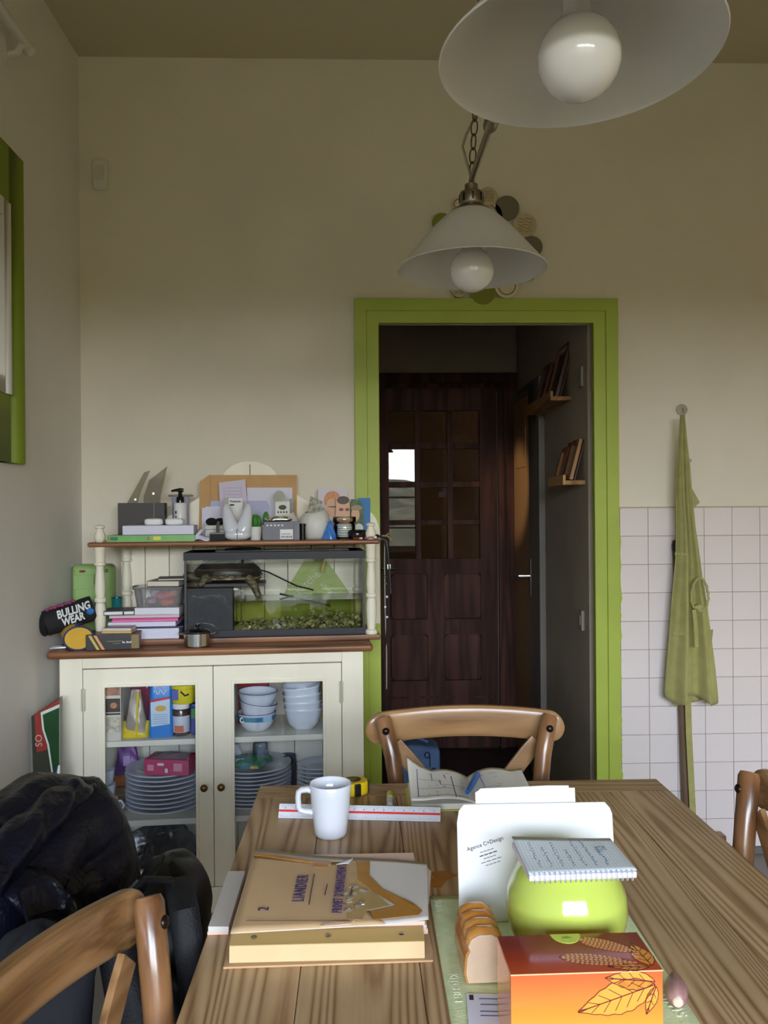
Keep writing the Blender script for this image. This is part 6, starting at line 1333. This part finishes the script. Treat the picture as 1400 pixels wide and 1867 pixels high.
gj = sroot('upturned_glass', 'upturned drinking glass with blue pattern on the plates at the back', 'glass', clx(475, .26, 1390), .262, pzr+.014)
MB().lathe([(.028, 0), (.026, .045), (.022, .052), (0, .053)], 28).build('glass_wall', glass('bluish_glass', (.75, .82, .88), 1.45, 0, .2, (.7, .78, .85)), gj, smooth=True, solid=.002); MB().lathe([(.0288, .004), (.0275, .026)], 28).build('blue_pattern', pm('blue_pattern', (90, 130, 180), .4), gj, smooth=True)
bsg = sroot('ring_key', 'small dark ring lying between the plate stacks', 'ring', clx(524, .21, 1400), .285, SH2+.001); bsg['label'] = 'dark mug with ring handle behind the right plate stacks'; bsg['category'] = 'mug'; bsg.name = 'dark_mug'
MB().lathe([(0, .0), (.03, 0), (.032, .004), (.032, .13), (.029, .13), (.028, .006), (0, .005)], 24).build('mug_body', pm('grey_stoneware', (96, 102, 116), .4), bsg, smooth=True); MB().tube([(.018*math.cos(a), -.034, .12+.016*math.sin(a)) for a in [2*PI*k/14 for k in range(14)]], .0035, 7, closed=True).build('ring_handle', pm('dark_ring', (40, 44, 56), .4), bsg, smooth=True)
# game boards in plastic beside the sideboard
gbd = thing('game_board', 'green board with white border leaning in plastic beside the sideboard', 'board', (0, 0, 0))
Yg = 2.625
def gpt(px, py, Y): q = at_y(px, py, Y); return (q.x, q.z)
P = [gpt(74, 1299, Yg), gpt(108, 1284, Yg), gpt(108, 1700, Yg), gpt(100, 1700, Yg), gpt(97, 1430, Yg), gpt(86, 1358, Yg), gpt(77, 1330, Yg)]
MB().prism(P, Yg, Yg+.006, 'y').build('white_border', pm('border_white', (206, 212, 206), .5), gbd)
P2 = [gpt(78, 1303, Yg), gpt(108, 1290, Yg), gpt(108, 1700, Yg), gpt(103, 1700, Yg), gpt(100, 1430, Yg), gpt(90, 1358, Yg), gpt(81, 1330, Yg)]
MB().prism(P2, Yg-.0015, Yg+.001, 'y').build('green_face', pm('dark_board_green', (24, 70, 36), .2, coat=.5, var=.1, vs=15), gbd)
mbx = thing('flat_game_box', 'flat red and dark box in plastic film leaning behind the green board', 'box', (0, 0, 0)); Yh = 2.65
P = [gpt(57, 1306, Yh), gpt(66, 1300, Yh), gpt(108, 1272, Yh), gpt(108, 1720, Yh), gpt(70, 1720, Yh)]
MB().prism(P, Yh, Yh+.03, 'y').build('box_body', pm('dark_olive_print', (54, 58, 46), .25, coat=.4), mbx)
P = [gpt(63, 1303, Yh), gpt(108, 1274, Yh), gpt(108, 1360, Yh), gpt(67, 1372, Yh)]
MB().prism(P, Yh-.001, Yh+.001, 'y').build('red_panel', pm('brick_red_print', (150, 52, 44), .3, coat=.4), mbx)
q = gpt(70, 1350, Yh); text('OS', .03, pm('pinkish_print', (206, 170, 160), .6), mbx, (q[0], Yh-.0015, q[1]), (PI/2, PI/2, 0))
wst = thing('white_strip', 'narrow white and navy board leaning against the sideboard side', 'board', (0, 0, 0)); P = [gpt(97, 1446, 2.60), gpt(106, 1396, 2.60), gpt(109, 1396, 2.60), gpt(109, 1720, 2.60), gpt(92, 1720, 2.60)]
MB().prism(P, 2.60, 2.606, 'y').build('white_face', WHITE, wst); MB().prism([(x-.006, z) for x, z in P], 2.6065, 2.612, 'y').build('navy_back', pm('navy_card', (40, 48, 96), .5), wst)
# ================================================================== JACKET AND BAGS ON THE LEFT CHAIRS
PUF = pm('navy_nylon', (11, 13, 27), .38, spec=.35, bump=.9, bs=34, bd=.008)
jk = thing('puffer_jacket', 'dark navy quilted puffer jacket thrown over the left chair back', 'jacket', (C2.x, C2.y, 0), rz1)
def chain_len(P): 
    L = [0.]
    for a, b2 in zip(P[:-1], P[1:]): L.append(L[-1]+(Vector(b2)-Vector(a)).length)
    return L
def jprof(x):
    t_ = max(0., min(1., (.12-x)/.26)); fb = .70-.29*t_*t_*(3-2*t_)
    dx = max(0, x-.12)
    return [(.150-.02*dx, fb), (.165, (fb+.83)/2), (.192, .825), (.224, .866), (.262, .884-.2*max(0, x-.18)), (.305, .872), (.335, .81), (.350, .70), (.362, .50), (.372, .34)]
def jsurf(off, amp):
    def fn(u, v):
        x = -.31+.612*u; P = [Vector((0, y, z)) for y, z in jprof(x)]; L = chain_len(P); s = v*L[-1]; i = 0
        while i < len(L)-2 and L[i+1] < s: i += 1
        f = (s-L[i])/max(1e-6, L[i+1]-L[i]); p = P[i].lerp(P[i+1], f); a, b2 = P[max(0, i-1 if f < .5 else i)], P[min(len(P)-1, i+1 if f < .5 else i+2)]
        t = (b2-a).normalized(); n = Vector((0, -t.z, t.y))
        bulge = amp*abs(math.sin(PI*(s+.012*math.sin(x*9))/.085))**.6*(1-.35*abs(math.sin(x*14+s*6)))+.006*math.sin(x*21+s*13)+.004*math.sin(x*37-s*29)
        e = min(1, min(u, 1-u)/.06)
        return Vector((x+.010*math.sin(s*17), p.y, p.z-.20*max(0, .12-x)))+n*(off+bulge*e)
    return fn
MB().grid(jsurf(.0, .015), 64, 90).build('quilted_shell', PUF, jk, smooth=True, solid=.010, ang=80)
MB().grid(jsurf(-.014, .004), 30, 40).build('lining', pm('slate_lining', (84, 98, 128), .5), jk, smooth=True, ang=80)
# hood rolled along the top, sleeve hanging at the near side
def hoodf(u, v):
    P = [Vector(p) for p in ((-.30, .20, .755), (-.18, .19, .80), (-.04, .19, .835), (.09, .20, .862), (.21, .215, .872), (.29, .225, .85))]
    t = v*(len(P)-1); i = min(int(t), len(P)-2); p = P[i].lerp(P[i+1], t-i); a = 2*PI*u
    r_ = (.010+.022*math.sin(PI*min(1, max(0, v)))**.5)*(.80+.28*abs(math.sin(v*PI*6.5))**.5)+.003*math.sin(a*4+v*31)
    return p+Vector((.15*r_*math.cos(a), r_*math.cos(a), r_*math.sin(a)*.85))
MB().grid(hoodf, 28, 80, cu=True).build('rolled_hood', PUF, jk, smooth=True, ang=80)
def slv(u, v):
    P = [Vector(p) for p in ((.02, .165, .81), (.0, .115, .80), (-.02, .09, .755), (-.03, .085, .69), (-.02, .09, .62), (.0, .10, .52), (.01, .11, .44))]
    t = v*(len(P)-1); i = min(int(t), len(P)-2); p = P[i].lerp(P[i+1], t-i); a = 2*PI*u
    r_ = .042*(1-.25*v)*(1+.16*abs(math.sin(v*PI*7))-.08)+.003*math.sin(a*5+v*20)
    return p+Vector((r_*math.cos(a), r_*.8*math.sin(a)*.9, r_*math.sin(a)*(.6 if v < .25 else .1)))
MB().grid(slv, 28, 50, cu=True).build('sleeve', PUF, jk, smooth=True, ang=80)
MB().tube([jsurf(.004, .015)(.76+.22*i/12, .0) for i in range(13)], .004, 8).build('white_zip_edge', pm('pale_zip', (160, 172, 206), .4), jk, smooth=True)
# black rucksack standing on the seat of the same chair
rk = thing('black_rucksack', 'black rucksack with padded straps standing between the chair and the table', 'rucksack', (-.288, 1.262, .4665), .06)
BN = pm('black_nylon', (10, 11, 15), .5, bump=.35, bs=160, spec=.4); BN2 = pm('black_webbing', (13, 14, 19), .65, bump=.5, bs=300)
def rkf(cx_, cy_, rx, ry, h_, e=.55):
    def fn(u, v):
        a = 2*PI*u; pw = lambda q: math.copysign(abs(q)**e, q); k = (1-.06*math.sin(v*PI)) if v < .7 else math.sqrt(max(0, 1-((v-.7)/.3)**2*.98)); k = max(k, .05)
        return (cx_+rx*k*pw(math.cos(a))*(1+.03*math.sin(v*12+a*2)), cy_+ry*k*pw(math.sin(a)), h_*v+.004*math.sin(a*4+v*9))
    return fn
def solidf(f, nu, nv): return MB().grid(f, nu, nv, cu=True).add([f(j/nu, 0) for j in range(nu)], [tuple(range(nu))]).add([f(j/nu, 1) for j in range(nu)], [tuple(range(nu))])
solidf(rkf(0, .02, .060, .125, .330), 40, 26).build('main_compartment', BN, rk, smooth=True, ang=70)
solidf(rkf(.012, -.125, .045, .035, .24), 32, 18).build('front_pocket', BN, rk, smooth=True, ang=70)
MB().tube([(-.045, -.12, .20), (-.052, -.12, .27), (-.040, -.11, .325), (-.012, -.10, .352), (.020, -.09, .345), (.045, -.08, .30), (.055, -.08, .24)], .011, 10, flat=.45).build('carry_handle', BN2, rk, smooth=True)
def band(pts, w, t, nm, mat, par): MB().tube(pts, w, 10, flat=t).build(nm, mat, par, smooth=True)
band([(-.02, -.13, .31), (-.03, -.19, .30), (-.01, -.22, .23), (.02, -.215, .14), (.035, -.19, .05), (.03, -.17, .01)], .024, .35, 'shoulder_strap', BN2, rk)
band([(.03, -.08, .34), (.045, -.13, .32), (.06, -.16, .25), (.065, -.15, .15)], .020, .35, 'shoulder_strap', BN2, rk)
MB().tube([(.040, -.09, .26), (.052, -.02, .265), (.052, .06, .262)], .0022, 6).build('zip', pm('grey_zip', (90, 92, 104), .3, metal=.6), rk, smooth=True)
MB().obox((.012, -.232, .15), (.012, .003, .016)).build('strap_buckle', STEEL, rk, bevel=.001)
# grey shoulder bag hanging on the near side of the jacket chair
gq = Vector((-.385, 1.02, .60))
gs = thing('slate_shoulder_bag', 'dark slate bag with black strap hanging below the jacket', 'bag', gq, .35)
GB = pm('slate_canvas', (17, 19, 27), .8, bump=.3, bs=200)
solidf(rkf(0, 0, .065, .03, .23, .7), 32, 20).build('bag_body', GB, gs, smooth=True, ang=70)
band([(-.062, -.02, .10), (-.03, -.042, .18), (.01, -.046, .215), (.03, -.04, .225), (.045, -.02, .20)], .016, .35, 'strap', BN2, gs)
